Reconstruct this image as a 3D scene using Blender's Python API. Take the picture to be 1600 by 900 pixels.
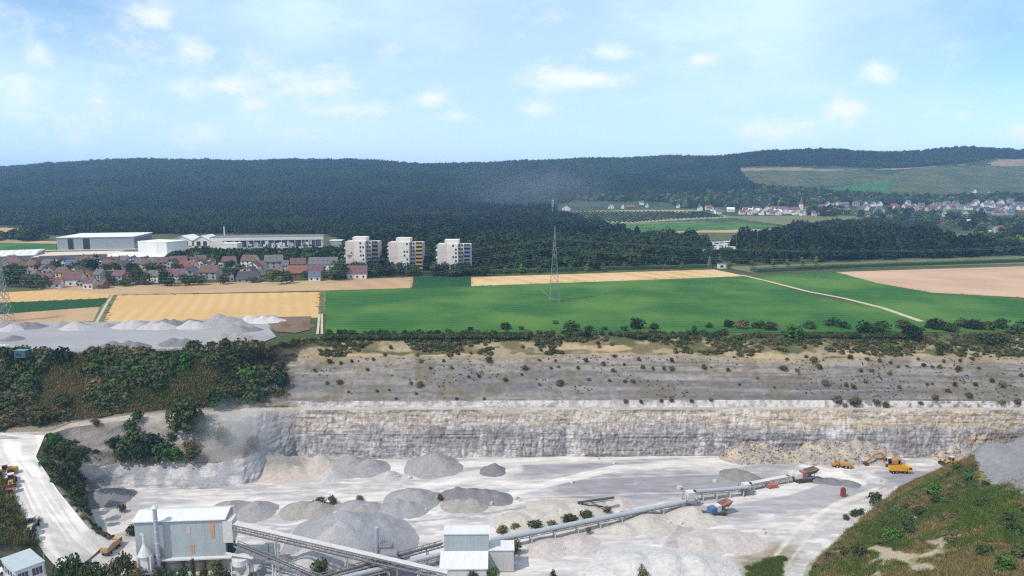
import bpy, math, random
import numpy as np
from mathutils import Vector, Matrix
random.seed(7); rng = np.random.default_rng(7)
S = bpy.context.scene
for o in list(bpy.data.objects): bpy.data.objects.remove(o)
COL = S.collection
R = math.radians
# ------------------------------------------------------------------ camera
FPX = 1100.0; TH = math.atan(160/FPX); CZ = 60.0
cam = bpy.data.cameras.new('camera'); camo = bpy.data.objects.new('camera', cam); COL.objects.link(camo)
cam.sensor_width = 36; cam.lens = 36*FPX/1600; camo.location = (0, 0, CZ)
camo.rotation_euler = (math.pi/2-TH, 0, 0); cam.clip_start = 1; cam.clip_end = 30000
S.camera = camo
S.cycles.filter_width = 1.3; S.cycles.use_denoising = False; S.cycles.use_adaptive_sampling = False; S.cycles.max_bounces = 5; S.cycles.diffuse_bounces = 3; S.cycles.volume_bounces = 0; S.cycles.sample_clamp_indirect = 4
# ------------------------------------------------------------------ light
SUN_EL, SUN_AZ = R(52), R(-128)      # azimuth measured from +Y (view direction) clockwise: light from the left, a little behind
sd = Vector((math.sin(SUN_AZ)*math.cos(SUN_EL), math.cos(SUN_AZ)*math.cos(SUN_EL), math.sin(SUN_EL)))
sl = bpy.data.lights.new('sun', 'SUN'); sl.energy = 3.1; sl.angle = R(0.9); sl.color = (1, .965, .91)
so = bpy.data.objects.new('sun', sl); COL.objects.link(so); so.rotation_euler = sd.to_track_quat('Z', 'Y').to_euler()
W = bpy.data.worlds.new('World'); S.world = W; W.use_nodes = True
S.view_settings.view_transform = 'Standard'; S.view_settings.look = 'None'
S.view_settings.exposure = 0.42; S.view_settings.gamma = 1; S.view_settings.use_curve_mapping = False
nt = W.node_tree; nt.nodes.clear(); N = nt.nodes.new; Lk = nt.links.new
def mth(op, a, b=None, c=None, tree=None, clamp=False):
    t = tree or nt; n = t.nodes.new('ShaderNodeMath'); n.operation = op; n.use_clamp = clamp
    for i, v in enumerate((a, b, c)):
        if v is None: continue
        if isinstance(v, (int, float)): n.inputs[i].default_value = v
        else: t.links.new(v, n.inputs[i])
    return n.outputs[0]
out = N('ShaderNodeOutputWorld'); bg = N('ShaderNodeBackground'); bg.inputs[1].default_value = 0.11
sky = N('ShaderNodeTexSky'); sky.sky_type = 'NISHITA'; sky.sun_disc = False
sky.sun_elevation = SUN_EL; sky.sun_rotation = SUN_AZ; sky.air_density = 1.0; sky.dust_density = 0.25; sky.ozone_density = 2.4; sky.altitude = 300
tc = N('ShaderNodeTexCoord'); sep = N('ShaderNodeSeparateXYZ'); Lk(tc.outputs['Generated'], sep.inputs[0])
# sky direction as azimuth tangent / elevation tangent, so clouds keep their place in the world
ay = mth('MAXIMUM', sep.outputs[1], 0.05)
ux = mth('DIVIDE', sep.outputs[0], ay); vz = mth('DIVIDE', sep.outputs[2], mth('SQRT', mth('ADD', mth('MULTIPLY', sep.outputs[0], sep.outputs[0]), mth('MULTIPLY', sep.outputs[1], sep.outputs[1]))))
cmb = N('ShaderNodeCombineXYZ'); Lk(ux, cmb.inputs[0]); Lk(vz, cmb.inputs[1])
def wnoise(scale, sy, detail, rough=.55, off=0):
    mp = N('ShaderNodeMapping'); mp.inputs['Scale'].default_value = (scale, scale*sy, 1); mp.inputs['Location'].default_value = (off, off*.7, off)
    Lk(cmb.outputs[0], mp.inputs[0]); t = N('ShaderNodeTexNoise'); t.inputs['Scale'].default_value = 1
    t.inputs['Detail'].default_value = detail; t.inputs['Roughness'].default_value = rough; Lk(mp.outputs[0], t.inputs['Vector']); return t.outputs['Fac']
nA = wnoise(11, 1.7, 9, .62, 3.1); nB = wnoise(30, 1.6, 8, .68, 9.7); nV = wnoise(2.2, 2.6, 7, .6, 1.3)
def sstep(x, a, b):
    n = N('ShaderNodeMapRange'); n.interpolation_type = 'SMOOTHSTEP'; Lk(x, n.inputs[0])
    n.inputs[1].default_value = a; n.inputs[2].default_value = b; n.inputs[3].default_value = 0; n.inputs[4].default_value = 1; return n.outputs[0]
# named cumulus puffs: (u, v, half-width, half-height, weight)
CL = [(265,28,34,20,.8),(225,62,75,42,.45),(88,92,36,17,.9),(66,138,48,24,.85),(190,138,45,18,.5),(310,138,44,16,.85),(375,132,34,17,.8),(320,70,34,18,.5),(240,95,80,40,.35),
 (410,165,36,20,.6),(540,172,80,12,.75),(325,205,34,15,.7),(678,156,28,13,.9),(705,180,34,9,.55),(620,80,28,16,.45),(520,132,52,20,.45),(950,82,40,16,.85),
 (895,126,82,17,1.0),(1088,90,26,11,.85),(1350,112,27,17,.95),(1313,170,29,17,1.1),(1490,178,16,9,.6),(1585,206,30,12,.95),(840,170,42,14,.5),(905,205,40,14,.5),(1217,133,22,11,.5),
 (1400,222,50,10,.5),(1190,205,60,14,.4),(1070,195,70,10,.35),(480,205,40,10,.3),(150,170,120,40,.3),(-60,60,80,40,.5),(1700,120,60,30,.8)]
acc = None
for (cx, cy, w, h, k) in CL:
    u0 = (cx-800)/FPX; v0 = math.tan(TH*-1+math.atan((450-cy)/FPX))/math.sqrt(1+u0*u0)
    du = mth('MULTIPLY_ADD', ux, FPX/w/1.02, -u0*FPX/w/1.02); dv = mth('MULTIPLY_ADD', vz, FPX/h, -v0*FPX/h)
    d2 = mth('ADD', mth('MULTIPLY', du, du), mth('MULTIPLY', dv, dv))
    g = mth('MULTIPLY', mth('POWER', 2.718, mth('MULTIPLY', d2, -1.0)), k)
    acc = g if acc is None else mth('MAXIMUM', acc, g)
tex = mth('MULTIPLY_ADD', nB, 1.0, mth('MULTIPLY_ADD', nA, 1.6, -1.3))
wisp = mth('MULTIPLY', sstep(wnoise(5.5, 3.2, 8, .6, 21.3), .46, .72), sstep(vz, .36, .02))
puff = sstep(mth('MULTIPLY_ADD', wisp, .5, mth('MULTIPLY_ADD', tex, 1.2, acc)), 0.1, 1.2)
puff = mth('MULTIPLY', puff, 0.85)
# thin veil, clear in two gaps
gap = mth('ADD', mth('POWER', 2.718, mth('MULTIPLY', mth('ADD', mth('POWER', mth('MULTIPLY_ADD', ux, 4.0, 2.75), 2), mth('POWER', mth('MULTIPLY_ADD', vz, 11.0, -2.4), 2)), -1.0)),
      mth('MULTIPLY', mth('POWER', 2.718, mth('MULTIPLY', mth('ADD', mth('POWER', mth('MULTIPLY_ADD', ux, 4.5, -3.2), 2), mth('POWER', mth('MULTIPLY_ADD', vz, 9.0, -1.5), 2)), -1.0)), .8))
veil = mth('MULTIPLY', mth('SUBTRACT', mth('MULTIPLY_ADD', sstep(nV, .38, .66), .45, .58), mth('MULTIPLY', gap, .75), clamp=True), .95, clamp=True)
mx = N('ShaderNodeMix'); mx.data_type = 'RGBA'; Lk(veil, mx.inputs[0]); tn = N('ShaderNodeMix'); tn.data_type = 'RGBA'; tn.blend_type = 'MULTIPLY'; tn.inputs[0].default_value = 1; Lk(sky.outputs[0], tn.inputs[6]); tn.inputs[7].default_value = (.9, 1.06, 1.12, 1); Lk(tn.outputs[2], mx.inputs[6]); mx.inputs[7].default_value = (5.5, 7.0, 8.5, 1)
mx2 = N('ShaderNodeMix'); mx2.data_type = 'RGBA'; Lk(puff, mx2.inputs[0]); Lk(mx.outputs[2], mx2.inputs[6]); mx2.inputs[7].default_value = (7.6, 7.7, 7.9, 1)
Lk(mx2.outputs[2], bg.inputs[0]); Lk(bg.outputs[0], out.inputs[0])
# ------------------------------------------------------------------ picture <-> world helpers
cT, sT = math.cos(TH), math.sin(TH)
def P(px, py, z):
    px, py, z = np.broadcast_arrays(np.asarray(px, float), np.asarray(py, float), np.asarray(z, float))
    u = (px-800)/FPX; v = (450-py)/FPX
    dx, dy, dz = u, cT+v*sT, -sT+v*cT
    t = (z-CZ)/dz
    return np.stack([dx*t, dy*t, z], -1)
def proj(p):
    p = np.asarray(p, float); x, y, z = p[..., 0], p[..., 1], p[..., 2]-CZ
    f = y*cT-z*sT; f = np.maximum(f, .1); up = y*sT+z*cT
    return 800+x/f*FPX, 450-up/f*FPX
def ztop(p, py):      # height whose image row is py above ground point p
    v = (450-py)/FPX; t = p[1]/(cT+v*sT); return CZ+t*(-sT+v*cT)
def ppm(p): return FPX/(p[1]*cT+(CZ-p[2])*sT)
def hsh(i, j, s):
    n = (i*374761393+j*668265263+s*1274126177) & 0x7fffffff
    n = ((n ^ (n >> 13))*1274126177) & 0x7fffffff
    return ((n ^ (n >> 16)) & 0xffff)/65535.0
def vn(x, y, s=0):
    x = np.asarray(x, float); y = np.asarray(y, float)
    i = np.floor(x).astype(np.int64); j = np.floor(y).astype(np.int64); fx = x-i; fy = y-j
    fx = fx*fx*(3-2*fx); fy = fy*fy*(3-2*fy)
    return (hsh(i, j, s)*(1-fx)+hsh(i+1, j, s)*fx)*(1-fy)+(hsh(i, j+1, s)*(1-fx)+hsh(i+1, j+1, s)*fx)*fy
def fbm(x, y, s=0, o=4):
    r = 0; a = .5; 
    for k in range(o): r = r+a*vn(x*2**k, y*2**k, s+k*7); a *= .5
    return r/(1-.5**o)
def inpoly(px, py, poly):
    r = np.zeros(np.shape(px), bool); n = len(poly)
    for i in range(n):
        x1, y1 = poly[i]; x2, y2 = poly[(i+1) % n]
        if y1 == y2: continue
        c = ((y1 > py) != (y2 > py)) & (px < (x2-x1)*(py-y1)/(y2-y1)+x1); r ^= c
    return r
def pdist(px, py, pl):
    d = np.full(np.shape(px), 1e9)
    for (x1, y1), (x2, y2) in zip(pl[:-1], pl[1:]):
        dx, dy = x2-x1, y2-y1; t = np.clip(((px-x1)*dx+(py-y1)*dy)/(dx*dx+dy*dy), 0, 1)
        d = np.minimum(d, np.hypot(px-x1-t*dx, py-y1-t*dy))
    return d
K = (1.22, 1.34, 1.47)
def c(r, g, b, k=None):
    f = lambda v: ((v/255+.055)/1.055)**2.4 if v > 10 else v/255/12.92
    return tuple(min(.84, f(v)/q) for v, q in zip((r, g, b), k or K))
# ------------------------------------------------------------------ materials
MATS = {}
def mat(name, col, col2=None, scale=1.0, stretch=(1, 1, 1), rough=.85, bump=0.0, metal=0.0, rand=0.0, attr=False, detail=6, contrast=.5, spec=.25, bscale=None, trans=0):
    if name in MATS: return MATS[name]
    m = bpy.data.materials.new(name); m.use_nodes = True; t = m.node_tree; b = t.nodes['Principled BSDF']
    b.inputs['Roughness'].default_value = rough; b.inputs['Metallic'].default_value = metal; b.inputs['Specular IOR Level'].default_value = spec
    tcn = t.nodes.new('ShaderNodeTexCoord'); mp = t.nodes.new('ShaderNodeMapping'); mp.inputs['Scale'].default_value = stretch
    t.links.new(tcn.outputs['Object'], mp.inputs[0])
    nz = t.nodes.new('ShaderNodeTexNoise'); nz.inputs['Scale'].default_value = scale; nz.inputs['Detail'].default_value = detail; nz.inputs['Roughness'].default_value = .65
    t.links.new(mp.outputs[0], nz.inputs['Vector'])
    cl = col+(1,) if len(col) == 3 else col
    c2 = tuple(col2)+(1,) if col2 else tuple(x*.7 for x in cl[:3])+(1,)
    mxn = t.nodes.new('ShaderNodeMix'); mxn.data_type = 'RGBA'
    mr = t.nodes.new('ShaderNodeMapRange'); t.links.new(nz.outputs['Fac'], mr.inputs[0]); mr.inputs[1].default_value = .5-contrast*.5+.0; mr.inputs[2].default_value = .5+contrast*.5
    t.links.new(mr.outputs[0], mxn.inputs[0])
    if attr:
        at = t.nodes.new('ShaderNodeAttribute'); at.attribute_name = 'col'
        sc = t.nodes.new('ShaderNodeVectorMath'); sc.operation = 'SCALE'; t.links.new(at.outputs['Color'], sc.inputs[0]); sc.inputs['Scale'].default_value = attr if isinstance(attr, float) else .72
        s2 = t.nodes.new('ShaderNodeVectorMath'); s2.operation = 'SCALE'; t.links.new(at.outputs['Color'], s2.inputs[0]); s2.inputs['Scale'].default_value = 1.18
        t.links.new(s2.outputs[0], mxn.inputs[6]); t.links.new(sc.outputs[0], mxn.inputs[7])
    else:
        mxn.inputs[6].default_value = cl; mxn.inputs[7].default_value = c2
    src = mxn.outputs[2]
    if rand:
        oi = t.nodes.new('ShaderNodeObjectInfo'); hs = t.nodes.new('ShaderNodeHueSaturation')
        v = mth('MULTIPLY_ADD', oi.outputs['Random'], rand*2, 1-rand, tree=t); t.links.new(v, hs.inputs['Value'])
        h2 = mth('MULTIPLY_ADD', mth('FRACT', mth('MULTIPLY', oi.outputs['Random'], 37.7, tree=t), tree=t), .05, .475, tree=t); t.links.new(h2, hs.inputs['Hue'])
        t.links.new(src, hs.inputs['Color']); src = hs.outputs[0]
    t.links.new(src, b.inputs['Base Color'])
    if trans: b.inputs['Transmission Weight'].default_value = 0
    if bump:
        bp = t.nodes.new('ShaderNodeBump'); bp.inputs['Strength'].default_value = min(1, bump); bp.inputs['Distance'].default_value = bump if bump > 1 else .3
        if bscale:
            n2 = t.nodes.new('ShaderNodeTexNoise'); n2.inputs['Scale'].default_value = bscale; n2.inputs['Detail'].default_value = 8; t.links.new(mp.outputs[0], n2.inputs['Vector']); t.links.new(n2.outputs['Fac'], bp.inputs['Height'])
        else: t.links.new(nz.outputs['Fac'], bp.inputs['Height'])
        t.links.new(bp.outputs[0], b.inputs['Normal'])
    MATS[name] = m; return m
# ------------------------------------------------------------------ mesh + object helpers
def mesh_np(name, V, F, mt=None, cols=None, smooth=False):
    me = bpy.data.meshes.new(name); V = np.asarray(V, np.float32); F = np.asarray(F, np.int32); k = F.shape[1]
    me.vertices.add(len(V)); me.vertices.foreach_set('co', V.ravel())
    me.loops.add(F.size); me.loops.foreach_set('vertex_index', F.ravel())
    me.polygons.add(len(F)); me.polygons.foreach_set('loop_start', np.arange(0, F.size, k, dtype=np.int32)); me.polygons.foreach_set('loop_total', np.full(len(F), k, np.int32))
    if smooth: me.polygons.foreach_set('use_smooth', np.ones(len(F), bool))
    me.update(calc_edges=True)
    if cols is not None:
        a = me.color_attributes.new('col', 'FLOAT_COLOR', 'POINT'); cc = np.ones((len(V), 4), np.float32); cc[:, :3] = cols; a.data.foreach_set('color', cc.ravel())
    if mt: me.materials.append(mt)
    return me
def addobj(name, me, parent=None, loc=None, rz=0):
    o = bpy.data.objects.new(name, me); COL.objects.link(o)
    if parent: o.parent = parent
    if loc is not None: o.location = [float(v) for v in loc]
    if rz: o.rotation_euler[2] = rz
    return o
def struct(name, me, kind='structure'):
    o = addobj(name, me); o['kind'] = kind; return o
THINGS = []
def tag(o, label, cat, group=None):
    o['label'] = label; o['category'] = cat
    if group: o['group'] = group
    THINGS.append(o); return o
def thing(name, label, cat, loc, rz=0, group=None):
    o = bpy.data.objects.new(name, None); COL.objects.link(o); o.location = [float(v) for v in loc]; o.rotation_euler[2] = rz; o.empty_display_size = .1
    return tag(o, label, cat, group)
def dup(src, loc, rz, label, scale=None, group=None):
    r = src.copy(); COL.objects.link(r); r.location = [float(v) for v in loc]; r.rotation_euler[2] = rz
    if scale: r.scale = (scale,)*3 if isinstance(scale, (int, float)) else scale
    r['label'] = label
    if group: r['group'] = group
    for ch in src.children:
        q = ch.copy(); COL.objects.link(q); q.parent = r
        for g in ch.children:
            d = g.copy(); COL.objects.link(d); d.parent = q
    THINGS.append(r); return r
class MB:
    def __init__(s): s.v = []; s.f = []
    def add(s, vs, fs):
        n = len(s.v); s.v += [tuple(float(a) for a in v) for v in vs]; s.f += [[i+n for i in f] for f in fs]; return s
    def box(s, x, y, z, sx, sy, sz, rz=0, ry=0, rx=0):       # centre of the base, sizes
        m = Matrix.Translation((x, y, z)) @ Matrix.Rotation(rz, 4, 'Z') @ Matrix.Rotation(ry, 4, 'Y') @ Matrix.Rotation(rx, 4, 'X')
        vs = [m @ Vector((a*sx/2, b*sy/2, d*sz)) for d in (0, 1) for a, b in ((-1, -1), (1, -1), (1, 1), (-1, 1))]
        return s.add(vs, [(3, 2, 1, 0), (4, 5, 6, 7), (0, 1, 5, 4), (1, 2, 6, 5), (2, 3, 7, 6), (3, 0, 4, 7)])
    def bar(s, a, b, w, h=None, up=(0, 0, 1)):
        a = Vector(a); b = Vector(b); h = h or w; d = (b-a).normalized(); u = Vector(up)
        if abs(d.dot(u)) > .98: u = Vector((1, 0, 0))
        r = d.cross(u).normalized()*w/2; q = r.cross(d).normalized()*h/2
        vs = [a-r-q, a+r-q, a+r+q, a-r+q, b-r-q, b+r-q, b+r+q, b-r+q]
        return s.add(vs, [(3, 2, 1, 0), (4, 5, 6, 7), (0, 1, 5, 4), (1, 2, 6, 5), (2, 3, 7, 6), (3, 0, 4, 7)])
    def tube(s, a, b, r0, r1=None, n=10, caps=True):
        a = Vector(a); b = Vector(b); r1 = r0 if r1 is None else r1; d = (b-a).normalized()
        u = Vector((0, 0, 1)) if abs(d.z) < .9 else Vector((1, 0, 0)); p = d.cross(u).normalized(); q = d.cross(p)
        vs = [a+(p*math.cos(t)+q*math.sin(t))*r0 for t in [2*math.pi*i/n for i in range(n)]]+[b+(p*math.cos(t)+q*math.sin(t))*r1 for t in [2*math.pi*i/n for i in range(n)]]
        fs = [(i, (i+1) % n, (i+1) % n+n, i+n) for i in range(n)]
        if caps: fs += [tuple(range(n))[::-1], tuple(range(n, 2*n))]
        return s.add(vs, fs)
    def prism(s, pts, y0, y1):            # outline in x,z swept along y
        n = len(pts); vs = [(x, y0, z) for x, z in pts]+[(x, y1, z) for x, z in pts]
        return s.add(vs, [tuple(range(n)), tuple(range(n, 2*n))[::-1]]+[(i+n, (i+1) % n+n, (i+1) % n, i) for i in range(n)])
    def prismx(s, pts, x0, x1):           # outline in y,z swept along x
        n = len(pts); vs = [(x0, y, z) for y, z in pts]+[(x1, y, z) for y, z in pts]
        return s.add(vs, [tuple(range(n))[::-1], tuple(range(n, 2*n))]+[(i, (i+1) % n, (i+1) % n+n, i+n) for i in range(n)])
    def mesh(s, name, m):
        me = bpy.data.meshes.new(name); me.from_pydata(s.v, [], s.f); me.validate(); me.update()
        if m: me.materials.append(m)
        import bmesh
        b = bmesh.new(); b.from_mesh(me); bmesh.ops.recalc_face_normals(b, faces=b.faces); b.to_mesh(me); b.free()
        return me
    def build(s, name, m, parent=None): return addobj(name, s.mesh(name, m), parent)
# ================================================================== TERRAIN
gm = mat('ground_earth', (.5, .5, .5), scale=.55, detail=10, attr=True, rough=.95, bump=.5, bscale=2.2, spec=.1)
rockm = mat('quarry_rock', (.5, .5, .5), scale=1.4, stretch=(1, 1, 1.8), detail=12, attr=.66, rough=.95, bump=1.0, bscale=1.3, spec=.1, contrast=.42)
def lerp(a, b, t): return a+(b-a)*t
def line(pts):
    a = np.array(pts, float); return lambda px: P(px, np.interp(px, a[:, 0], a[:, 1]), np.interp(px, a[:, 0], a[:, 2]))
FOOT = line([(-400,775,-36),(-150,770,-36),(130,766,-36),(200,762,-36),(300,764,-36),(380,760,-36),(412,750,-36),(440,733,-36),(462,716,-36),(700,716,-36),(860,714,-36),(1100,712,-36),(1300,716,-36),(1450,716,-36),(1600,712,-36),(2000,712,-36)])
MID = line([(-400,735,-29),(130,735,-29),(180,724,-29.5),(300,722,-29.5),(380,718,-29.5),(412,700,-29),(440,684,-28.5),(462,678,-28),(2000,678,-28)])
EDGE = line([(-400,690,-18),(60,684,-18),(110,668,-18),(200,656,-18),(330,647,-18),(400,643,-18.5),(435,642,-20),(462,641,-20),(700,640,-20),(1150,640,-20),(1300,639,-20),(1600,641,-20),(2000,641,-20)])
BACK = line([(-400,676,-18),(0,676,-18),(80,674,-18),(110,661,-18),(200,649,-18),(330,640,-18),(400,637,-18.5),(450,636,-20),(700,636,-20),(2000,637,-20)])
WB = line([(-400,672,-17.5),(0,671,-17.5),(110,656,-17.4),(200,644,-17.4),(330,634,-17.4),(400,630,-17.4),(450,627,-18),(700,626,-18),(1200,625,-18),(1600,627,-18),(2000,628,-18)])
RIM = line([(-400,590,-6),(0,584,-6),(200,582,-6),(330,580,-6),(400,560,-6),(450,557,-6),(700,556,-6),(900,553,-6),(1100,556,-6),(1250,562,-6),(1400,556,-6),(1600,558,-6),(2000,558,-6)])
TOPL = line([(-400,560,0),(0,556,0),(200,550,0),(330,545,0),(420,541,0),(470,530,0),(520,525,0),(700,524,0),(1100,522,0),(1600,524,0),(2000,524,0)])
def strip(name, A, B, rows, colf, amp=0.0, freq=.15, m=None, xs=None, blocky=0, fade=(1, 1), nref=None, kind='structure', smooth=True, seed=0):
    xs = np.arange(-400, 2001, 2.5) if xs is None else xs
    a = A(xs); b = B(xs); t = np.linspace(0, 1, rows+1)[:, None, None]
    V = a[None]*(1-t)+b[None]*t
    na, nb = (nref[0](xs), nref[1](xs)) if nref else (a, b); n = np.cross(nb-na, np.gradient(na, axis=0)); n /= np.linalg.norm(n, axis=1)[:, None]+1e-9; n *= np.sign(n[:, 2:3]+1e-6)
    n = np.where(np.abs(n[:, 2:3]) < .3, n*np.sign(-n[:, 1:2]), n); n = np.broadcast_to([0, -1, 0.], n.shape) if blocky and name == 'quarry_face' and rows == 30 and False else n
    tt = np.broadcast_to(t[..., 0], V.shape[:2]); X = V[..., 0]; Y = V[..., 1]; Z = V[..., 2]
    e = np.minimum(1, np.minimum(tt if fade[0] else 1+0*tt, 1-tt if fade[1] else 1+0*tt)*8)
    d = (fbm(X*freq, Z*freq*1.3+Y*freq*.3, 11+seed, 5)-.5)*2*amp
    if blocky: jx = X+(vn(Z*.4, X*.05, 91)-.5)*1.2; d = d+(vn(X/7, np.floor(Z/.75)*3.1, 5)-.5)*blocky*.55+(vn(X*1.4, Z*.9, 6)-.5)*blocky*.6-blocky*.55*ss(1-np.abs(vn(jx/2.6, Z*.05, 9)-.5)*2, .86, .97)*vn(X/5, Z/3, 19)+(vn(X/7, Z/14, 8)-.5)*blocky*2.6
    V = V+n[None]*(d*e)[..., None]
    C = colf(X, Y, Z, tt, np.broadcast_to(xs[None], tt.shape))
    nx = len(xs); i = np.arange(rows)[:, None]*nx+np.arange(nx-1)[None]
    F = np.stack([i, i+1, i+1+nx, i+nx], -1).reshape(-1, 4)
    me = mesh_np(name, V.reshape(-1, 3), F, m or gm, C.reshape(-1, 3), smooth=smooth and not blocky)
    return struct(name, me, kind)
def mixc(a, b, m): return a*(1-m[..., None])+b*m[..., None]
def ss(x, a, b): t = np.clip((x-a)/(b-a), 0, 1); return t*t*(3-2*t)
A3 = lambda col: np.array(col)
def rockcol(X, Y, Z, t, px):
    base = A3(c(172, 172, 178)); C = np.broadcast_to(base, X.shape+(3,)).copy()
    big = fbm(X*.035, Z*.1, 3); st = fbm(X*.6, Z*.07, 21, 5); bl = fbm(X*.3, Z*.32, 31, 6)
    C = mixc(C, A3(c(140, 139, 146)), ss(bl, .46, .66)*.8)
    C = mixc(C, A3(c(228, 228, 234)), ss(st*.5+bl*.5, .54, .66)*.75)
    zz = Z+(fbm(X*.08, Z*0+2, 9)-.5)*5
    right = ss(px, 1100, 1250)
    och = mixc(np.broadcast_to(A3(c(192, 180, 168)), C.shape), np.broadcast_to(A3(c(206, 190, 166)), C.shape), right)
    och = mixc(och, A3(c(222, 214, 204)), ss(fbm(X*.3, Z*.6, 77), .48, .62))
    C = mixc(C, och, ss(zz, -27.5, -25)*.88)
    C = mixc(C, A3(c(206, 182, 148)), ss(fbm(X*.06, Z*.2, 55), .56, .7)*right*.6)
    lay = ss(vn(X*.02, Z*2.6, 44), .62, .8)*ss(vn(X*.15, Z*1.1, 47), .35, .6)
    C = mixc(C, A3(c(98, 98, 104)), lay*.35)
    C = mixc(C, A3(c(116, 114, 120)), ss(fbm(X*1.1, Z*.35, 151, 4), .56, .7)*.4)
    C = mixc(C, A3(c(218, 217, 220)), ss(fbm(X*1.6, Z*.9, 153, 4), .57, .67)*.5)
    C = mixc(C, A3(c(104, 102, 106)), ss(fbm(X*.5, Z*2.4, 155, 4), .58, .68)*.5)
    C = mixc(C, A3(c(120, 118, 122)), ss(fbm(X*.05, Z*.14, 157, 3), .55, .7)*.5*(1-ss(zz, -28, -25)))
    # the left, near wall is plain blue grey
    left = 1-ss(px, 385, 470)
    g = mixc(np.broadcast_to(A3(c(165, 168, 176)), C.shape), np.broadcast_to(A3(c(205, 206, 210)), C.shape), ss(bl, .45, .62))
    g = mixc(g, A3(c(120, 122, 130)), lay*.5)
    C = mixc(C, g, left)
    # corner wall
    C = mixc(C, A3(c(150, 150, 158)), ss(px, 400, 425)*(1-ss(px, 462, 475))*.6)
    return C
XF = np.concatenate([np.arange(-400, 380, 6), np.arange(380, 1660, 1.1), np.arange(1660, 2001, 6)])
strip('quarry_face', FOOT, MID, 30, rockcol, .25, .5, rockm, xs=XF, nref=(FOOT, EDGE), fade=(1, 0), blocky=.8)
def midcol(X, Y, Z, t, px):
    r = rockcol(X, Y, Z, t, px); s = np.broadcast_to(A3(c(158, 152, 148)), r.shape)
    s = mixc(s, A3(c(130, 122, 112)), ss(fbm(X*.2, Y*.2+Z*.3, 61), .5, .62)*.7)
    s = mixc(s, A3(c(196, 190, 182)), ss(fbm(X*.1, Y*.2+Z*.2, 65), .52, .66)*.7)
    return mixc(r, s, 1-ss(px, 385, 440))
strip('quarry_face', MID, EDGE, 30, midcol, .25, .5, rockm, xs=XF, nref=(FOOT, EDGE), fade=(0, 1), blocky=.6)
def benchcol(X, Y, Z, t, px):
    C = np.broadcast_to(A3(c(192, 187, 182)), X.shape+(3,)).copy(); return mixc(C, A3(c(180, 172, 162)), ss(fbm(X*.1, Y*.4, 4), .45, .6))
strip('bench_road', EDGE, BACK, 4, benchcol, .1, .3)
def wbcol(X, Y, Z, t, px):
    C = np.broadcast_to(A3(c(206, 205, 206)), X.shape+(3,)).copy()
    C = mixc(C, A3(c(132, 130, 128)), ss(fbm(X*.8, Z*.6, 14), .48, .6)*(.5+.45*ss(px, 1250, 1350)))
    C = mixc(C, A3(c(150, 142, 128)), 1-ss(px, 440, 470)); return C
strip('quarry_face', BACK, WB, 6, wbcol, .35, .5, rockm, blocky=.35, seed=3)
def upcol(X, Y, Z, t, px):
    C = np.broadcast_to(A3(c(138, 136, 136)), X.shape+(3,)).copy()
    C = mixc(C, A3(c(118, 118, 124)), ss(fbm(X*.01, Z*.35, 71), .45, .6)*(1-ss(t, .5, .8)))
    C = mixc(C, A3(c(162, 154, 146)), ss(t+fbm(X*.05, Z*.2, 15)*.5, .75, 1.1)*.8)
    C = mixc(C, A3(c(98, 96, 96)), ss(vn(X*.012+vn(X*.1, Z, 2)*.3, Z*1.9, 74), .6, .78)*.6)
    C = mixc(C, A3(c(92, 90, 92)), ss(fbm(X*.25, Z*3.0, 75, 4), .56, .66)*.5)
    C = mixc(C, A3(c(120, 112, 96)), ss(fbm(X*.5, Z*.9+Y*.4, 76, 5), .52, .62)*.5)
    C = mixc(C, A3(c(176, 172, 170)), ss(vn(X*.03+vn(X*.1, Z, 2)*.3, Z*1.5+5, 79), .7, .85)*.35)
    C = mixc(C, A3(c(112, 106, 90)), ss(fbm(X*.12, Z*.25, 18), .55, .64)*.55)
    C = mixc(C, A3(c(166, 160, 156)), ss(fbm(X*.7, Z*.3, 13), .56, .7)*.15)
    C = mixc(C, A3(c(160, 144, 116)), ss(t+fbm(X*.03, Z*.2, 19)*.25, 1.02, 1.12)*.7)
    veg = mixc(np.broadcast_to(A3(c(84, 88, 62)), C.shape), np.broadcast_to(A3(c(122, 108, 84)), C.shape), ss(fbm(X*.12, Y*.2, 23), .45, .6))
    return mixc(C, veg, 1-ss(px+(fbm(X*.12, Y*.2+Z*.2, 24)-.5)*150, 405, 450))
strip('upper_slope', WB, RIM, 40, upcol, .7, .12)
def rimcol(X, Y, Z, t, px):
    C = np.broadcast_to(A3(c(162, 150, 126)), X.shape+(3,)).copy()
    C = mixc(C, A3(c(118, 110, 84)), ss(fbm(X*.14, Y*.2+Z*.3, 33, 5)+t*.18, .5, .62))
    C = mixc(C, A3(c(92, 98, 66)), ss(fbm(X*.09, Y*.2+Z*.2, 37, 5)+t*.22, .6, .7))
    C = mixc(C, A3(c(190, 168, 136)), ss(fbm(X*.05, Z*.5, 39), .56, .66)*(1-ss(t, .45, .8))*.8)
    veg = mixc(np.broadcast_to(A3(c(78, 84, 56)), C.shape), np.broadcast_to(A3(c(120, 104, 82)), C.shape), ss(fbm(X*.12, Y*.2, 23), .45, .6))
    return mixc(C, veg, 1-ss(px+(fbm(X*.12, Y*.2+Z*.2, 24)-.5)*150, 405, 450))
strip('upper_slope', RIM, TOPL, 26, rimcol, .7, .15)
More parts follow.
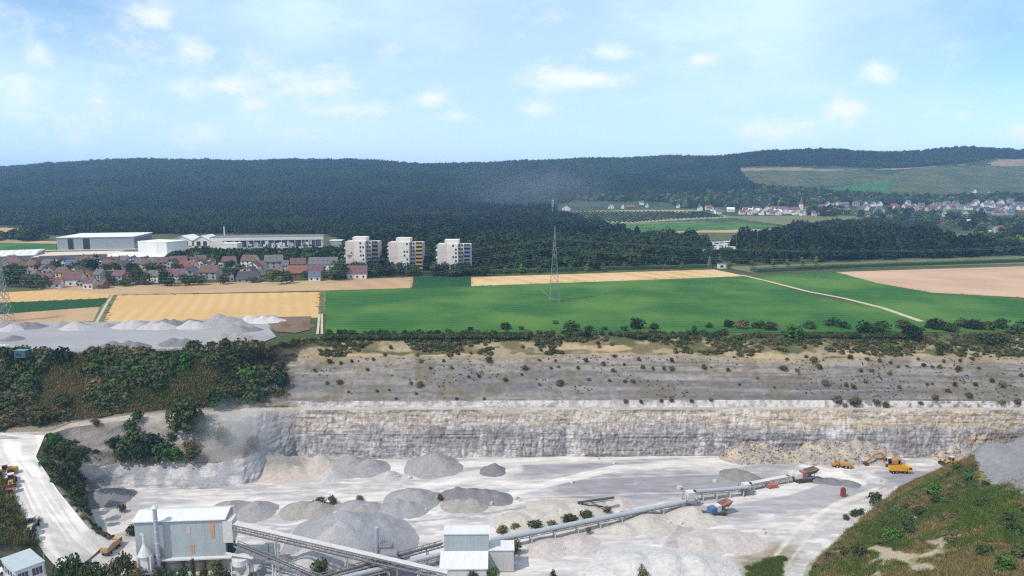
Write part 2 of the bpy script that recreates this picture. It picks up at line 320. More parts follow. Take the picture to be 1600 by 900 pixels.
# ---- pit floor
def floorcol(X, Y):
    px, py = proj(np.stack([X, Y, np.full(X.shape, -36.)], -1)); w = (fbm(X*.12, Y*.12, 101, 5)-.5)
    qx = px+w*46; qy = py+(fbm(X*.12+9, Y*.12, 107, 5)-.5)*16
    C = np.broadcast_to(A3(c(188, 186, 187)), X.shape+(3,)).copy()
    C = mixc(C, A3(c(190, 188, 192)), ss(fbm(X*.05, Y*.12, 111, 5), .42, .62)*.8)
    C = mixc(C, A3(c(216, 213, 210)), ss(fbm(X*.04, Y*.09, 117, 5), .5, .64)*.7)
    C = mixc(C, A3(c(172, 172, 180)), ss(fbm(X*.09, Y*.3, 119, 6), .55, .68)*.75)
    C = mixc(C, A3(c(228, 227, 226)), ss(fbm(X*.2, Y*.7, 121, 5), .55, .66)*.6)
    def soft(poly, k, col):
        nonlocal C
        m = np.zeros(X.shape)
        for a in range(5): m += inpoly(qx+(a-2)*7, qy+((a*2) % 5-2)*1.6, poly)/5.
        C = mixc(C, A3(col), m*k)
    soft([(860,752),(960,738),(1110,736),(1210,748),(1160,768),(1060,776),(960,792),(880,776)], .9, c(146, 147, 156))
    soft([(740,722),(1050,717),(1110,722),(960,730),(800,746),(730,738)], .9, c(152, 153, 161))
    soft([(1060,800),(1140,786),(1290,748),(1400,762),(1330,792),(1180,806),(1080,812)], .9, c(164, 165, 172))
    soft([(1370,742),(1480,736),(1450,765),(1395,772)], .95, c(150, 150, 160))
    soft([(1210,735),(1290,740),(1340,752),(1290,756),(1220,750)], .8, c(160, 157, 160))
    soft([(500,905),(560,880),(700,852),(700,880),(640,915)], .8, c(158, 158, 168))
    soft([(900,790),(1000,775),(1020,786),(900,800)], .6, c(165, 168, 178))
    soft([(400,900),(470,850),(560,840),(620,870),(540,905)], .7, c(170, 172, 182))
    soft([(1150,850),(1230,846),(1250,870),(1215,905),(1150,905)], .85, c(150, 142, 126))
    soft([(1182,872),(1230,866),(1208,905),(1166,905)], .7, c(88, 104, 70))
    soft([(1020,872),(1075,842),(1195,830),(1185,862),(1080,872)], .7, c(226, 208, 202))
    soft([(180,860),(240,840),(240,790),(190,785),(160,790),(190,830)], .55, c(170, 168, 166))
    def track(pl, w, col, k=.9):
        nonlocal C
        d = pdist(px, py+(w_*3), pl) if False else pdist(px+w*10, (py+w*3), pl)
        rut = .75+.5*(vn(d*.9, px*.01, 130)-.5)
        C = mixc(C, A3(col), np.clip((1-ss(d, w*.55, w))*k*rut*1.1, 0, 1))
    wh = c(226, 225, 224)
    track([(140,800),(260,778),(400,768),(640,757),(860,743),(1100,731),(1300,724),(1620,722)], 7, wh)
    track([(520,850),(640,830),(800,805),(900,778),(1020,750),(1120,742),(1240,735),(1320,745),(1410,772)], 6, wh)
    track([(700,905),(840,880),(1000,843),(1200,815),(1330,797),(1410,768)], 10, wh)
    track([(1410,768),(1340,792),(1285,825),(1245,870),(1215,915)], 17, c(160, 158, 160), 1)
    track([(1405,770),(1335,796),(1276,830),(1234,875),(1205,915)], 2.2, c(206, 203, 198), .8)
    track([(1415,772),(1350,798),(1298,832),(1262,875),(1238,915)], 2.2, c(206, 203, 198), .8)
    track([(1410,775),(1345,800),(1290,833),(1255,875),(1225,915)], 4, c(222, 218, 210), .8)
    track([(1310,752),(1200,785),(1110,802)], 3, wh, .7)
    track([(100,905),(160,885),(230,872),(330,830),(420,815),(560,818),(700,800),(830,770),(900,760)], 9, wh, .8)
    track([(160,880),(170,830),(150,800),(190,778)], 8, c(214, 209, 202), .8)
    track([(640,822),(740,812),(840,797)], 1.6, c(150, 148, 140), .7)
    track([(300,855),(330,828),(470,812)], 1.6, c(168, 160, 150), .5)
    for k in range(14):
        y0 = 722+k*12; track([(300+k*30,y0+30),(700+k*20,y0+12),(1200,y0-4 if y0<760 else y0)], 1.2, c(176, 172, 170) if k % 2 else c(232, 229, 225), .45)
    return C
gx = np.concatenate([np.arange(-420, -170, 10), np.arange(-170, 230, .7), np.arange(230, 420, 10)]); gy = np.concatenate([np.arange(-150, 130, 10), np.arange(130, 256, .6)])
X, Y = np.meshgrid(gx, gy); Z = -36+(fbm(X*.06, Y*.06, 201, 4)-.5)*.8+(fbm(X*.5, Y*.5, 205, 3)-.5)*.18
i = np.arange(len(gy)-1)[:, None]*len(gx)+np.arange(len(gx)-1)[None]
F = np.stack([i, i+1, i+1+len(gx), i+len(gx)], -1).reshape(-1, 4)
floor_m = mat('quarry_floor_dust', (.5, .5, .5), scale=.22, stretch=(.45, 1.7, 1), detail=14, attr=.76, contrast=.4, rough=.95, bump=.5, bscale=1.5, spec=.1)
struct('quarry_floor', mesh_np('quarry_floor', np.stack([X, Y, Z], -1).reshape(-1, 3), F, floor_m, floorcol(X, Y).reshape(-1, 3), True))
# ---- ramp road on the left
def poly3(pts, n):
    q = P([p[0] for p in pts], [p[1] for p in pts], [p[2] for p in pts]); s = np.concatenate([[0], np.cumsum(np.linalg.norm(np.diff(q, axis=0), axis=1))])
    t = np.linspace(0, s[-1], n); return np.stack([np.interp(t, s, q[:, k]) for k in range(3)], -1)
def smoothl(q, k=5):
    for _ in range(k): q[1:-1] = (q[:-2]+2*q[1:-1]+q[2:])/4
    return q
n = 150
RR = smoothl(poly3([(70,682,-18),(56,715,-20),(92,770,-24.5),(140,828,-31.5),(172,846,-35.5)], n))
RL = smoothl(poly3([(-80,672,-18),(-30,712,-19.5),(15,758,-23),(36,812,-28),(70,868,-33),(104,905,-36)], n))
def loft(name, A, B, rows, colf, amp, freq, m=None, drop=None):
    t = np.linspace(0, 1, rows+1)[:, None, None]; V = A[None]*(1-t)+B[None]*t; X, Y, Z = V[..., 0], V[..., 1], V[..., 2]
    tt = np.broadcast_to(t[..., 0], X.shape)
    V = V.copy(); V[..., 2] += (fbm(X*freq, Y*freq, 7, 4)-.5)*2*amp*np.minimum(1, np.minimum(tt, 1-tt)*8)
    if drop is not None: V[..., 2] += drop(tt)
    nx = A.shape[0]; i = np.arange(rows)[:, None]*nx+np.arange(nx-1)[None]
    F = np.stack([i, i+1, i+1+nx, i+nx], -1).reshape(-1, 4)
    s = np.broadcast_to(np.linspace(0, 1, nx)[None], X.shape)
    return struct(name, mesh_np(name, V.reshape(-1, 3), F, m or gm, colf(X, Y, Z, tt, s).reshape(-1, 3), True))
def rampcol(X, Y, Z, t, s):
    C = np.broadcast_to(A3(c(208, 207, 206)), X.shape+(3,)).copy()
    st = vn(t*18+vn(s*6, t*2, 3), s*5, 300); C = mixc(C, A3(c(236, 234, 232)), ss(st, .45, .75)*.9); C = mixc(C, A3(c(184, 184, 188)), ss(vn(t*9, s*3, 310), .6, .85)*.7*ss(t, .5, .8))
    return C
rl2 = RL.copy(); rl2[:, 2] += .3; rr2 = RR.copy(); rr2[:, 2] += .3
loft('ramp_road', rr2, rl2, 40, rampcol, .15, .2, floor_m)
FB = smoothl(poly3([(190,718,-29.2),(150,760,-36.5),(146,800,-37),(165,838,-37),(190,848,-37)], n))
def bankcol(X, Y, Z, t, s):
    C = np.broadcast_to(A3(c(150, 142, 128)), X.shape+(3,)).copy()
    C = mixc(C, A3(c(92, 100, 66)), ss(fbm(X*.15, Y*.15, 320, 4), .42, .56)*.9); return mixc(C, A3(c(190, 184, 174)), ss(fbm(X*.3, Y*.3, 323), .56, .66)*.8)
loft('spur_bank', RR, FB, 26, bankcol, .5, .3, None, lambda t: np.sin(np.clip(t*2.2, 0, 1)*math.pi)*1.3)
UL = smoothl(poly3([(-260,640,-9),(-220,700,-9),(-170,740,-10),(-120,790,-14),(-70,850,-20),(-20,940,-27)], n))
def greencol(X, Y, Z, t, s):
    C = np.broadcast_to(A3(c(100, 96, 74)), X.shape+(3,)).copy()
    C = mixc(C, A3(c(72, 84, 50)), ss(fbm(X*.15, Y*.15, 330, 4), .42, .56)*.9); return mixc(C, A3(c(140, 126, 100)), ss(fbm(X*.2, Y*.2, 333), .56, .68)*.8)
loft('left_bank', RL, UL, 40, greencol, .9, .15)
# ---- hillside on the right
BL = np.array([(40,120),(63,150),(77,169),(93,185),(108,200),(121,212),(138,222),(162,231),(200,240),(260,248)], float)
def side_dist(X, Y):
    best = np.full(np.shape(X), 1e9); sg = np.ones(np.shape(X))
    for (x1, y1), (x2, y2) in zip(BL[:-1], BL[1:]):
        dx, dy = x2-x1, y2-y1; t = np.clip(((X-x1)*dx+(Y-y1)*dy)/(dx*dx+dy*dy), 0, 1); d = np.hypot(X-x1-t*dx, Y-y1-t*dy)
        cr = dx*(Y-y1)-dy*(X-x1); m = d < best-1e-6; best = np.where(m, d, best); sg = np.where(m, np.where(cr < 0, 1, -1), sg)
    return best*sg
def hillz(X, Y):
    d = side_dist(X, Y)+(fbm(X*.05, Y*.05, 402, 3)-.5)*5
    return np.where(d > 0, -36.3+(.62*np.minimum(d, 38)*(1-ss(Y, 168, 196))+.9*np.minimum(d, 24)*ss(Y, 168, 196))+.03*np.maximum(d-46, 0)+(fbm(X*.12, Y*.12, 401, 4)-.5)*2.6*np.clip(d/6, 0, 1)+(fbm(X*.6, Y*.6, 409, 3)-.5)*.7, -37.5)
gx = np.arange(36, 262, .8); gy = np.arange(80, 252, .8); X, Y = np.meshgrid(gx, gy); Z = hillz(X, Y); D = side_dist(X, Y)
i = np.arange(len(gy)-1)[:, None]*len(gx)+np.arange(len(gx)-1)[None]
F = np.stack([i, i+1, i+1+len(gx), i+len(gx)], -1).reshape(-1, 4); F = F[(Z.ravel()[F] > -37).any(1)]
px, py = proj(np.stack([X, Y, Z], -1)); f1 = fbm(X*.1, Y*.1, 411, 5); f2 = fbm(X*.25, Y*.25, 415, 4)
C = np.broadcast_to(A3(c(128, 124, 84)), X.shape+(3,)).copy()
C = mixc(C, A3(c(100, 116, 66)), ss(f1, .44, .58)); C = mixc(C, A3(c(148, 128, 98)), ss(f2, .52, .64)*.8); C = mixc(C, A3(c(74, 90, 50)), ss(f1+f2, 1.06, 1.2)*.8)
C = mixc(C, A3(c(110, 142, 66)), (1-ss(D, 4, 16))*ss(Y, 185, 210)*.7)
rub = ss(f2-.0022*np.hypot(px-1400, (py-870)*1.4), .45, .55)*(py > 800); C = mixc(C, A3(c(190, 178, 160)), np.clip(rub, 0, 1)*.85)
C = mixc(C, A3(c(184, 178, 168)), (1-ss(D, 1, 4))*.8)
used = np.unique(F); rm = np.full(X.size, -1); rm[used] = np.arange(len(used))
struct('grassy_hillside', mesh_np('grassy_hillside', np.stack([X, Y, Z], -1).reshape(-1, 3)[used], rm[F], gm, C.reshape(-1, 3)[used], True))
# ---- plain
def flat(pts, z, n=1):
    q = P([p[0] for p in pts], [p[1] for p in pts], z); return q
YF = 900.0
xs = np.arange(-400, 2001, 5.); a = TOPL(xs); U = (xs-800)/FPX
far = np.stack([a[:, 0]/a[:, 1]*YF, np.full(len(xs), YF), np.zeros(len(xs))], -1)
t = (np.linspace(0, 1, 60)**1.6)[:, None, None]; V = a[None]*(1-t)+far[None]*t; nx = len(xs)
i = np.arange(59)[:, None]*nx+np.arange(nx-1)[None]; F = np.stack([i, i+1, i+1+nx, i+nx], -1).reshape(-1, 4)
C = mixc(np.broadcast_to(A3(c(96, 100, 68)), V.shape), np.broadcast_to(A3(c(74, 86, 54)), V.shape), ss(fbm(V[..., 0]*.02, V[..., 1]*.02, 500), .4, .6))
struct('plain', mesh_np('plain', V.reshape(-1, 3), F, gm, C.reshape(-1, 3), True))
# ---- far terrain and hills
KY = [0, 900, 1150, 1500, 1900, 2050, 2300, 2700, 3200, 6000, 12000]
KC = {-400: [0,0,0,14,48,62,88,96,80,40,20], 0: [0,0,2,22,58,72,94,117,100,50,20], 100: [0,0,2,22,62,78,104,134,118,60,20], 200: [0,0,2,22,64,82,112,148,128,60,20], 300: [0,0,2,22,64,82,112,147,128,60,20],
 380: [0,0,2,21,62,79,108,137,120,60,20], 460: [0,0,2,22,64,82,112,145,120,60,20], 550: [0,0,1,20,64,82,112,144,120,60,20], 650: [0,0,0,18,60,76,104,131,120,60,20], 750: [0,0,0,16,58,76,104,133,120,60,20],
 850: [0,0,0,14,56,76,108,144,120,60,20], 950: [0,0,0,13,58,80,114,152,120,60,20], 1050: [0,0,0,14,64,86,124,161,130,60,20], 1130: [0,0,0,18,72,92,140,152,130,60,20],
 1200: [0,0,0,24,82,102,157,150,130,60,20], 1300: [0,0,0,28,86,106,161,150,130,60,20], 1400: [0,0,0,30,88,110,157,150,130,60,20], 1500: [0,0,0,30,90,114,169,155,130,60,20], 1600: [0,0,0,30,92,118,163,155,130,60,20], 2000: [0,0,0,30,92,118,160,155,130,60,20]}
KX = np.array(sorted(KC)); KT = np.array([KC[k] for k in KX], float)
def TZ(X, Y):
    X = np.asarray(X, float); Y = np.asarray(Y, float); pxc = np.clip(800+X/np.maximum(Y, 1)*FPX/cT, -400, 2000)
    fx = np.interp(pxc, KX, np.arange(len(KX))); ix = np.clip(fx.astype(int), 0, len(KX)-2); tx = fx-ix; tx = tx*tx*(3-2*tx)
    fy = np.interp(Y, KY, np.arange(len(KY))); iy = np.clip(fy.astype(int), 0, len(KY)-2); ty = fy-iy
    z = (KT[ix, iy]*(1-ty)+KT[ix, iy+1]*ty)*(1-tx)+(KT[ix+1, iy]*(1-ty)+KT[ix+1, iy+1]*ty)*tx
    return z+(fbm(X*.004, Y*.004, 600, 3)-.5)*np.clip((Y-1100)/1200, 0, 1)*14
_gy = np.concatenate([np.arange(240, 900, 2.), np.arange(900, 3400, 4.)])
def G(px, py):            # ground point seen at a pixel on the plain or the hills
    u = (px-800)/FPX; v = (450-py)/FPX; d = np.array([u, cT+v*sT, -sT+v*cT]); t = _gy/d[1]
    Xr = d[0]*t; Zr = CZ+d[2]*t; h = TZ(Xr, _gy)-Zr; k = np.argmax(h > 0)
    if h[k] <= 0: k = len(_gy)-1
    if k > 0: w = h[k-1]/(h[k-1]-h[k]+1e-9); y = _gy[k-1]+(_gy[k]-_gy[k-1])*w
    else: y = _gy[0]
    tt = y/d[1]; return np.array([d[0]*tt, y, float(TZ(d[0]*tt, y))])
xs = np.arange(-400, 2001, 5.); ys = np.concatenate([np.arange(900, 1700, 8), np.arange(1700, 2750, 14), np.arange(2750, 3400, 60), np.arange(3400, 12001, 500)])
X = (xs-800)[None]/FPX*cT*ys[:, None]; Y = np.broadcast_to(ys[:, None], X.shape); Z = TZ(X, Y); FARX, FARY, FARZ = X, Y, Z
FPXX, FPYY = proj(np.stack([X, Y, Z], -1)); nx = len(xs); i = np.arange(len(ys)-1)[:, None]*nx+np.arange(nx-1)[None]; FARF = np.stack([i, i+1, i+1+nx, i+nx], -1)
C = mixc(np.broadcast_to(A3(c(70, 84, 56)), X.shape+(3,)), np.broadcast_to(A3(c(52, 68, 44)), X.shape+(3,)), ss(fbm(X*.01, Y*.01, 510), .4, .6))
struct('hills', mesh_np('hills', np.stack([X, Y, Z], -1).reshape(-1, 3), FARF.reshape(-1, 4), gm, C.reshape(-1, 3), True))
# ---- fields
def rowmat(name, c1, c2, ang, freq, k=.5, c3=None):
    m = bpy.data.materials.new(name); m.use_nodes = True; t = m.node_tree; b = t.nodes['Principled BSDF']; b.inputs['Roughness'].default_value = .95; b.inputs['Specular IOR Level'].default_value = .1
    tcn = t.nodes.new('ShaderNodeTexCoord'); mp = t.nodes.new('ShaderNodeMapping'); mp.inputs['Rotation'].default_value = (0, 0, ang); t.links.new(tcn.outputs['Object'], mp.inputs[0])
    wv = t.nodes.new('ShaderNodeTexWave'); wv.inputs['Scale'].default_value = freq; wv.inputs['Distortion'].default_value = 1.2; wv.inputs['Detail'].default_value = 3; wv.inputs['Detail Scale'].default_value = .3; t.links.new(mp.outputs[0], wv.inputs[0])
    n1 = t.nodes.new('ShaderNodeTexNoise'); n1.inputs['Scale'].default_value = .02; n1.inputs['Detail'].default_value = 6; t.links.new(mp.outputs[0], n1.inputs[0])
    n2 = t.nodes.new('ShaderNodeTexNoise'); n2.inputs['Scale'].default_value = .5; n2.inputs['Detail'].default_value = 8; t.links.new(tcn.outputs['Object'], n2.inputs[0])
    m1 = t.nodes.new('ShaderNodeMix'); m1.data_type = 'RGBA'; m1.inputs[6].default_value = c1+(1,); m1.inputs[7].default_value = c2+(1,)
    v = mth('ADD', mth('MULTIPLY', wv.outputs['Fac'], k, tree=t), mth('MULTIPLY_ADD', n2.outputs['Fac'], .5, -.1, tree=t), tree=t, clamp=True); t.links.new(v, m1.inputs[0])
    m2 = t.nodes.new('ShaderNodeMix'); m2.data_type = 'RGBA'; t.links.new(m1.outputs[2], m2.inputs[6]); m2.inputs[7].default_value = (c3 or tuple(x*.75 for x in c1))+(1,)
    mr = t.nodes.new('ShaderNodeMapRange'); mr.inputs[1].default_value = .42; mr.inputs[2].default_value = .62; mr.inputs[4].default_value = .85; t.links.new(n1.outputs['Fac'], mr.inputs[0]); t.links.new(mr.outputs[0], m2.inputs[0])
    t.links.new(m2.outputs[2], b.inputs['Base Color']); return m
wheat = rowmat('ripe_wheat', c(214, 182, 132), c(192, 158, 108), R(-18), .05, .45, c(202, 168, 114))
wheat2 = rowmat('stubble_pale', c(216, 186, 142), c(196, 160, 114), R(-30), .02, .8, c(214, 190, 150))
greenf = rowmat('green_crop', c(60, 112, 50), c(46, 90, 46), R(86), .06, .7, c(92, 128, 62))
greend = rowmat('dark_green_crop', c(40, 88, 48), c(34, 76, 44), R(8), .2, .4)
tan = rowmat('tan_stubble', c(188, 158, 128), c(174, 142, 112), R(-30), .02, .6, c(186, 166, 128))
pink = rowmat('ploughed_earth', c(194, 164, 142), c(178, 148, 126), R(80), .05, .5, c(204, 176, 150))
olive = rowmat('olive_crop', c(122, 126, 92), c(108, 114, 84), R(80), .04, .4)
gravelp = mat('yard_gravel', c(168, 170, 176), c(142, 144, 152), scale=.06, stretch=(.4, 1.5, 1), detail=12, rough=.95, bump=.3, bscale=1)
pathm = mat('track_dirt', c(206, 198, 176), c(170, 164, 140), scale=.5, rough=.95)
_fz = [0.02]
def field(name, pts, m, dz=None):
    _fz[0] += .012; z = _fz[0]; q = flat(pts, z); mb = MB(); mb.add(q, [list(range(len(q)))]); return struct(name, mb.mesh(name, m))
field('stubble_field', [(60,448),(200,446),(360,441),(500,438),(646,433),(644,450),(505,454),(180,461),(100,456),(60,452)], tan)
field('stubble_field', [(-300,464),(0,457),(80,453),(120,455),(178,460),(168,466),(0,473),(-300,482)], wheat)
field('green_field', [(-300,482),(0,473),(170,466),(156,479),(0,491),(-300,505)], greend)
field('stubble_field', [(-300,505),(0,491),(156,479),(146,502),(0,508),(-300,520)], tan)
field('wheat_field', [(180,461.5),(502,456),(502,496),(158,508)], wheat)
field('grass_verge', [(146,500),(156,480),(176,461),(182,461),(160,506)], olive)
def road(name, pl, w, m, zz=None):
    q = flat([(a, b) for a, b in pl], 0)[:, :2]; d = np.gradient(q, axis=0); d /= np.linalg.norm(d, axis=1)[:, None]; nrm = np.stack([-d[:, 1], d[:, 0]], -1)*w/2
    _fz[0] += .012; z = _fz[0]; v = [(*p, z) for p in q+nrm]+[(*p, z) for p in q-nrm]; k = len(q); mb = MB(); mb.add(v, [(i, i+1, i+1+k, i+k) for i in range(k-1)]); return struct(name, mb.mesh(name, m))
road('farm_track', [(178,461),(168,478),(152,505)], 4, olive); road('farm_track', [(176,461),(165,478),(150,505)], 1.2, pathm)
road('farm_track', [(506,455),(506,475),(505,491)], 4.5, olive)
field('green_field', [(509,455),(740,447),(960,438),(1165,431),(1250,456),(1440,500),(1440,519),(900,520),(508,521)], greenf)
field('stubble_field', [(736,433),(900,428),(1115,421),(1160,430),(1160,431.5),(960,439),(736,447)], wheat2)
field('green_field', [(646,433.5),(736,431.5),(736,447),(644,451)], greend)
field('green_field', [(1165,431),(1310,425),(1450,444),(1600,470),(2000,480),(2000,515),(1440,519),(1330,470)], greenf)
field('ploughed_field', [(1306,425),(1600,416),(2000,405),(2000,466),(1600,465),(1455,457),(1370,442)], pink)
field('olive_field', [(1128,417),(1400,407),(1600,400),(2000,388),(2000,404),(1600,412),(1300,420),(1175,426)], olive)
field('green_field', [(-300,376),(-300,404),(0,396),(60,393),(88,392),(88,380),(0,378)], greenf)
field('stubble_field', [(-300,372),(0,374),(90,377),(90,381),(0,379),(-300,384)], tan)
field('stubble_field', [(-300,388),(0,401),(60,400),(90,394),(60,393),(0,396),(-300,406)], tan)
road('farm_track', [(1158,430),(1200,440),(1262,456),(1320,467),(1380,482),(1440,503)], 3.2, pathm)
road('farm_track', [(498.5,491),(498,505),(496,523)], 1.0, pathm); road('farm_track', [(503,491),(503,505),(503,523)], 1.0, pathm)
road('farm_track', [(838,445),(850,458),(866,471),(905,471)], .9, olive)
field('gravel_yard', [(-300,560),(-300,508),(0,504),(150,503),(300,500),(430,492),(443,498),(420,512),(432,526),(395,541),(330,545),(200,550),(0,555)], gravelp)
field('bare_earth_patch', [(412,498),(440,495),(486,494),(484,515),(462,520),(430,518)], mat('brown_earth', c(128, 106, 88), c(108, 90, 74), scale=.3))
def drape(name, poly, m, dz=.4):
    cx = (FPXX[:-1, :-1]+FPXX[1:, 1:])/2; cy = (FPYY[:-1, :-1]+FPYY[1:, 1:])/2; yy = FARY[:-1, :-1]
    msk = inpoly(cx, cy, poly) & (yy < 2600); f = FARF[msk]
    if len(f) == 0: return
    us = np.unique(f); rm = np.full(FARX.size, -1); rm[us] = np.arange(len(us)); V = np.stack([FARX, FARY, FARZ+dz], -1).reshape(-1, 3)[us]
    return struct(name, mesh_np(name, V, rm[f], m, None, True))
vine = rowmat('vineyard_rows', c(78, 92, 58), c(56, 74, 46), R(10), .016, .8, c(98, 94, 68))
vine2 = rowmat('vineyard_green', c(66, 112, 62), c(54, 94, 56), R(30), .016, .4)
browns = mat('terrace_brown', c(148, 128, 112), c(108, 104, 84), scale=.02)
drape('green_field', [(946,352),(1060,349),(1160,346),(1224,355),(1222,358),(1080,361),(950,364)], greenf)
drape('stubble_field', [(950,364),(1080,361),(1222,358),(1224,367),(950,369)], tan, .5)
drape('grass_field', [(945,350),(1100,346),(1140,345),(1070,349),(950,353)], olive, .6)
drape('olive_field', [(1130,338),(1250,337),(1355,338),(1350,349),(1290,350),(1232,353),(1170,345)], olive)
drape('wheat_field', [(1052,330),(1072,330),(1082,334),(1058,334)], wheat, .9)
drape('vineyard', [(1155,266),(1200,264),(1350,267),(1400,275),(1380,285),(1290,291),(1190,291),(1165,280)], vine)
drape('vineyard', [(1290,296),(1340,288),(1400,278),(1420,290),(1390,305),(1310,306)], vine2, .6)
drape('vineyard', [(1395,272),(1430,262),(1550,259),(1700,262),(1700,302),(1600,304),(1500,305),(1390,304)], vine, .8)
drape('bare_terrace', [(1150,263),(1240,262),(1310,265),(1400,266),(1480,259),(1560,256),(1430,262),(1300,268),(1200,267),(1160,268)], browns, 1.0)
drape('bare_terrace', [(1545,256),(1560,250),(1700,246),(1700,262),(1550,260)], browns, 1.1)
drape('stubble_field', [(1565,375),(1585,370),(1700,368),(1700,382),(1590,384)], tan, .5)
drape('olive_field', [(1470,383),(1560,377),(1580,386),(1500,390)], olive, .6)
drape('stubble_field', [(-300,350),(0,356),(38,358),(38,364),(0,372),(-300,372)], tan, .5)
# ================================================================== HAZE
hz = MB(); hz.box(0, 3000, -40, 9000, 9300, 290)
hm = bpy.data.materials.new('haze'); hm.use_nodes = True; t = hm.node_tree; t.nodes.clear(); o_ = t.nodes.new('ShaderNodeOutputMaterial'); pv = t.nodes.new('ShaderNodeVolumePrincipled')
pv.inputs['Color'].default_value = (.40, .66, 1, 1); pv.inputs['Density'].default_value = .00013; t.links.new(pv.outputs[0], o_.inputs['Volume'])

struct('haze', hz.mesh('haze', hm), 'stuff')
# ================================================================== VEGETATION
def foliage(name, cols, rand=.28):
    return mat(name, cols[0], cols[1], scale=.6, detail=3, rough=.9, rand=rand, spec=.08, contrast=.6)
leaf = foliage('tree_leaves', (c(78, 98, 60), c(50, 70, 44)))
leafd = foliage('forest_leaves', (c(50, 68, 46), c(32, 48, 38)), .3)
leafy = foliage('light_leaves', (c(104, 128, 72), c(76, 100, 56)))
leafo = foliage('dry_bush_leaves', (c(116, 110, 80), c(86, 84, 60)))
leafs = foliage('slope_bush_leaves', (c(88, 98, 60), c(60, 72, 44)))
leafg = foliage('forest_leaves_green', (c(58, 78, 46), c(38, 56, 36)), .3); leafk = foliage('forest_leaves_dark', (c(38, 56, 44), c(26, 42, 34)), .3); brush = foliage('dead_brush', (c(118, 110, 86), c(88, 82, 64)))
leafb = foliage('bright_leaves', (c(84, 122, 54), c(60, 96, 44)))
bark = mat('bark', c(90, 78, 64), scale=3)
def crown_mesh(name, m, n=240, w=1.0, h=1.2, card=.3, clumps=11, seed=0, cone=0, flat=0.0):
    r = np.random.default_rng(seed); V = []; F = []
    cl = []
    for k in range(clumps):
        a = r.uniform(0, 2*math.pi); zz = r.uniform(.12, .95); rad = (1-zz)*1.0 if cone else math.sqrt(max(0, 1-(zz*1.9-.9)**2))
        rr = rad*r.uniform(.25, .72)*w/2; cl.append((rr*math.cos(a), rr*math.sin(a), zz*h*(.92 if not cone else .9), (r.uniform(.26, .42)*w)*(1-.55*zz if cone else 1)))
    cl.append((0, 0, h*.45, .42*w))
    cl.append((0, 0, h*(.85 if cone else .72), (.12 if cone else .3)*w))
    tot = sum(q[3]**2 for q in cl)
    for (x, y, z, q) in cl:
        for j in range(max(6, int(n*q*q/tot))):
            d = r.normal(size=3); d /= np.linalg.norm(d); 
            if d[2] < -.35: d[2] *= -.5
            p = np.array([x, y, z])+d*q*r.uniform(.72, 1.08)*np.array([1, 1, .82])
            if p[2] < .02*h: p[2] = .02*h+r.uniform(0, .05)
            nn = d+r.normal(size=3)*.45; nn /= np.linalg.norm(nn); a = np.cross(nn, r.normal(size=3)); a /= np.linalg.norm(a); b = np.cross(nn, a); s = card*r.uniform(.6, 1.25)
            k0 = len(V); V += [p-a*s*.5-b*s*.3, p+a*s*.5-b*s*.35, p+a*s*.4+b*s*.4, p-a*s*.45+b*s*.3]; F.append((k0, k0+1, k0+2, k0+3))
    return mesh_np(name, V, F, m)
def trunk_mesh(name, h=.3, r=.035, limbs=4, seed=0, top=.6):
    mb = MB(); q = random.Random(seed); mb.tube((0, 0, -.05), (0, 0, h), r, r*.75, 7); mb.tube((0, 0, h), (.02, 0, top), r*.75, r*.25, 6)
    for k in range(limbs):
        a = q.uniform(0, 6.28); z = h*q.uniform(.7, 1.2); mb.tube((0, 0, z), (math.cos(a)*.28, math.sin(a)*.28, z+q.uniform(.15, .35)), r*.45, r*.15, 5)
    return mb.mesh(name, bark)
def gn_scatter(name, pts, meshes, scale, rz, vi, label=None):
    col = bpy.data.collections.new(name+'_kinds')
    for k, me in enumerate(meshes): col.objects.link(bpy.data.objects.new(f'foliage_kind_{k:02d}', me))
    me = bpy.data.meshes.new(name); pts = np.asarray(pts, np.float32); me.vertices.add(len(pts)); me.vertices.foreach_set('co', pts.ravel())
    a = me.attributes.new('sc', 'FLOAT_VECTOR', 'POINT'); a.data.foreach_set('vector', np.asarray(scale, np.float32).ravel())
    a = me.attributes.new('rz', 'FLOAT', 'POINT'); a.data.foreach_set('value', np.asarray(rz, np.float32)); a = me.attributes.new('vi', 'INT', 'POINT'); a.data.foreach_set('value', np.asarray(vi, np.int32))
    o = struct(name, me, 'stuff')
    g = bpy.data.node_groups.new(name, 'GeometryNodeTree'); g.interface.new_socket('Geometry', in_out='INPUT', socket_type='NodeSocketGeometry'); g.interface.new_socket('Geometry', in_out='OUTPUT', socket_type='NodeSocketGeometry')
    n = g.nodes.new; gi = n('NodeGroupInput'); go = n('NodeGroupOutput'); ci = n('GeometryNodeCollectionInfo'); ci.inputs['Collection'].default_value = col; ci.inputs['Separate Children'].default_value = True; ci.inputs['Reset Children'].default_value = True
    ip = n('GeometryNodeInstanceOnPoints'); ip.inputs['Pick Instance'].default_value = True
    def na(nm, ty):
        q = n('GeometryNodeInputNamedAttribute'); q.data_type = ty; q.inputs['Name'].default_value = nm; return [s for s in q.outputs if s.enabled and s.name == 'Attribute'][0]
    cx = n('ShaderNodeCombineXYZ'); L = g.links.new
    L(na('rz', 'FLOAT'), cx.inputs[2]); L(gi.outputs[0], ip.inputs['Points']); L(ci.outputs[0], ip.inputs['Instance']); L(na('vi', 'INT'), ip.inputs['Instance Index']); L(cx.outputs[0], ip.inputs['Rotation']); L(na('sc', 'FLOAT_VECTOR'), ip.inputs['Scale'])
    L(ip.outputs[0], go.inputs[0]); md = o.modifiers.new('scatter', 'NODES'); md.node_group = g
    return o
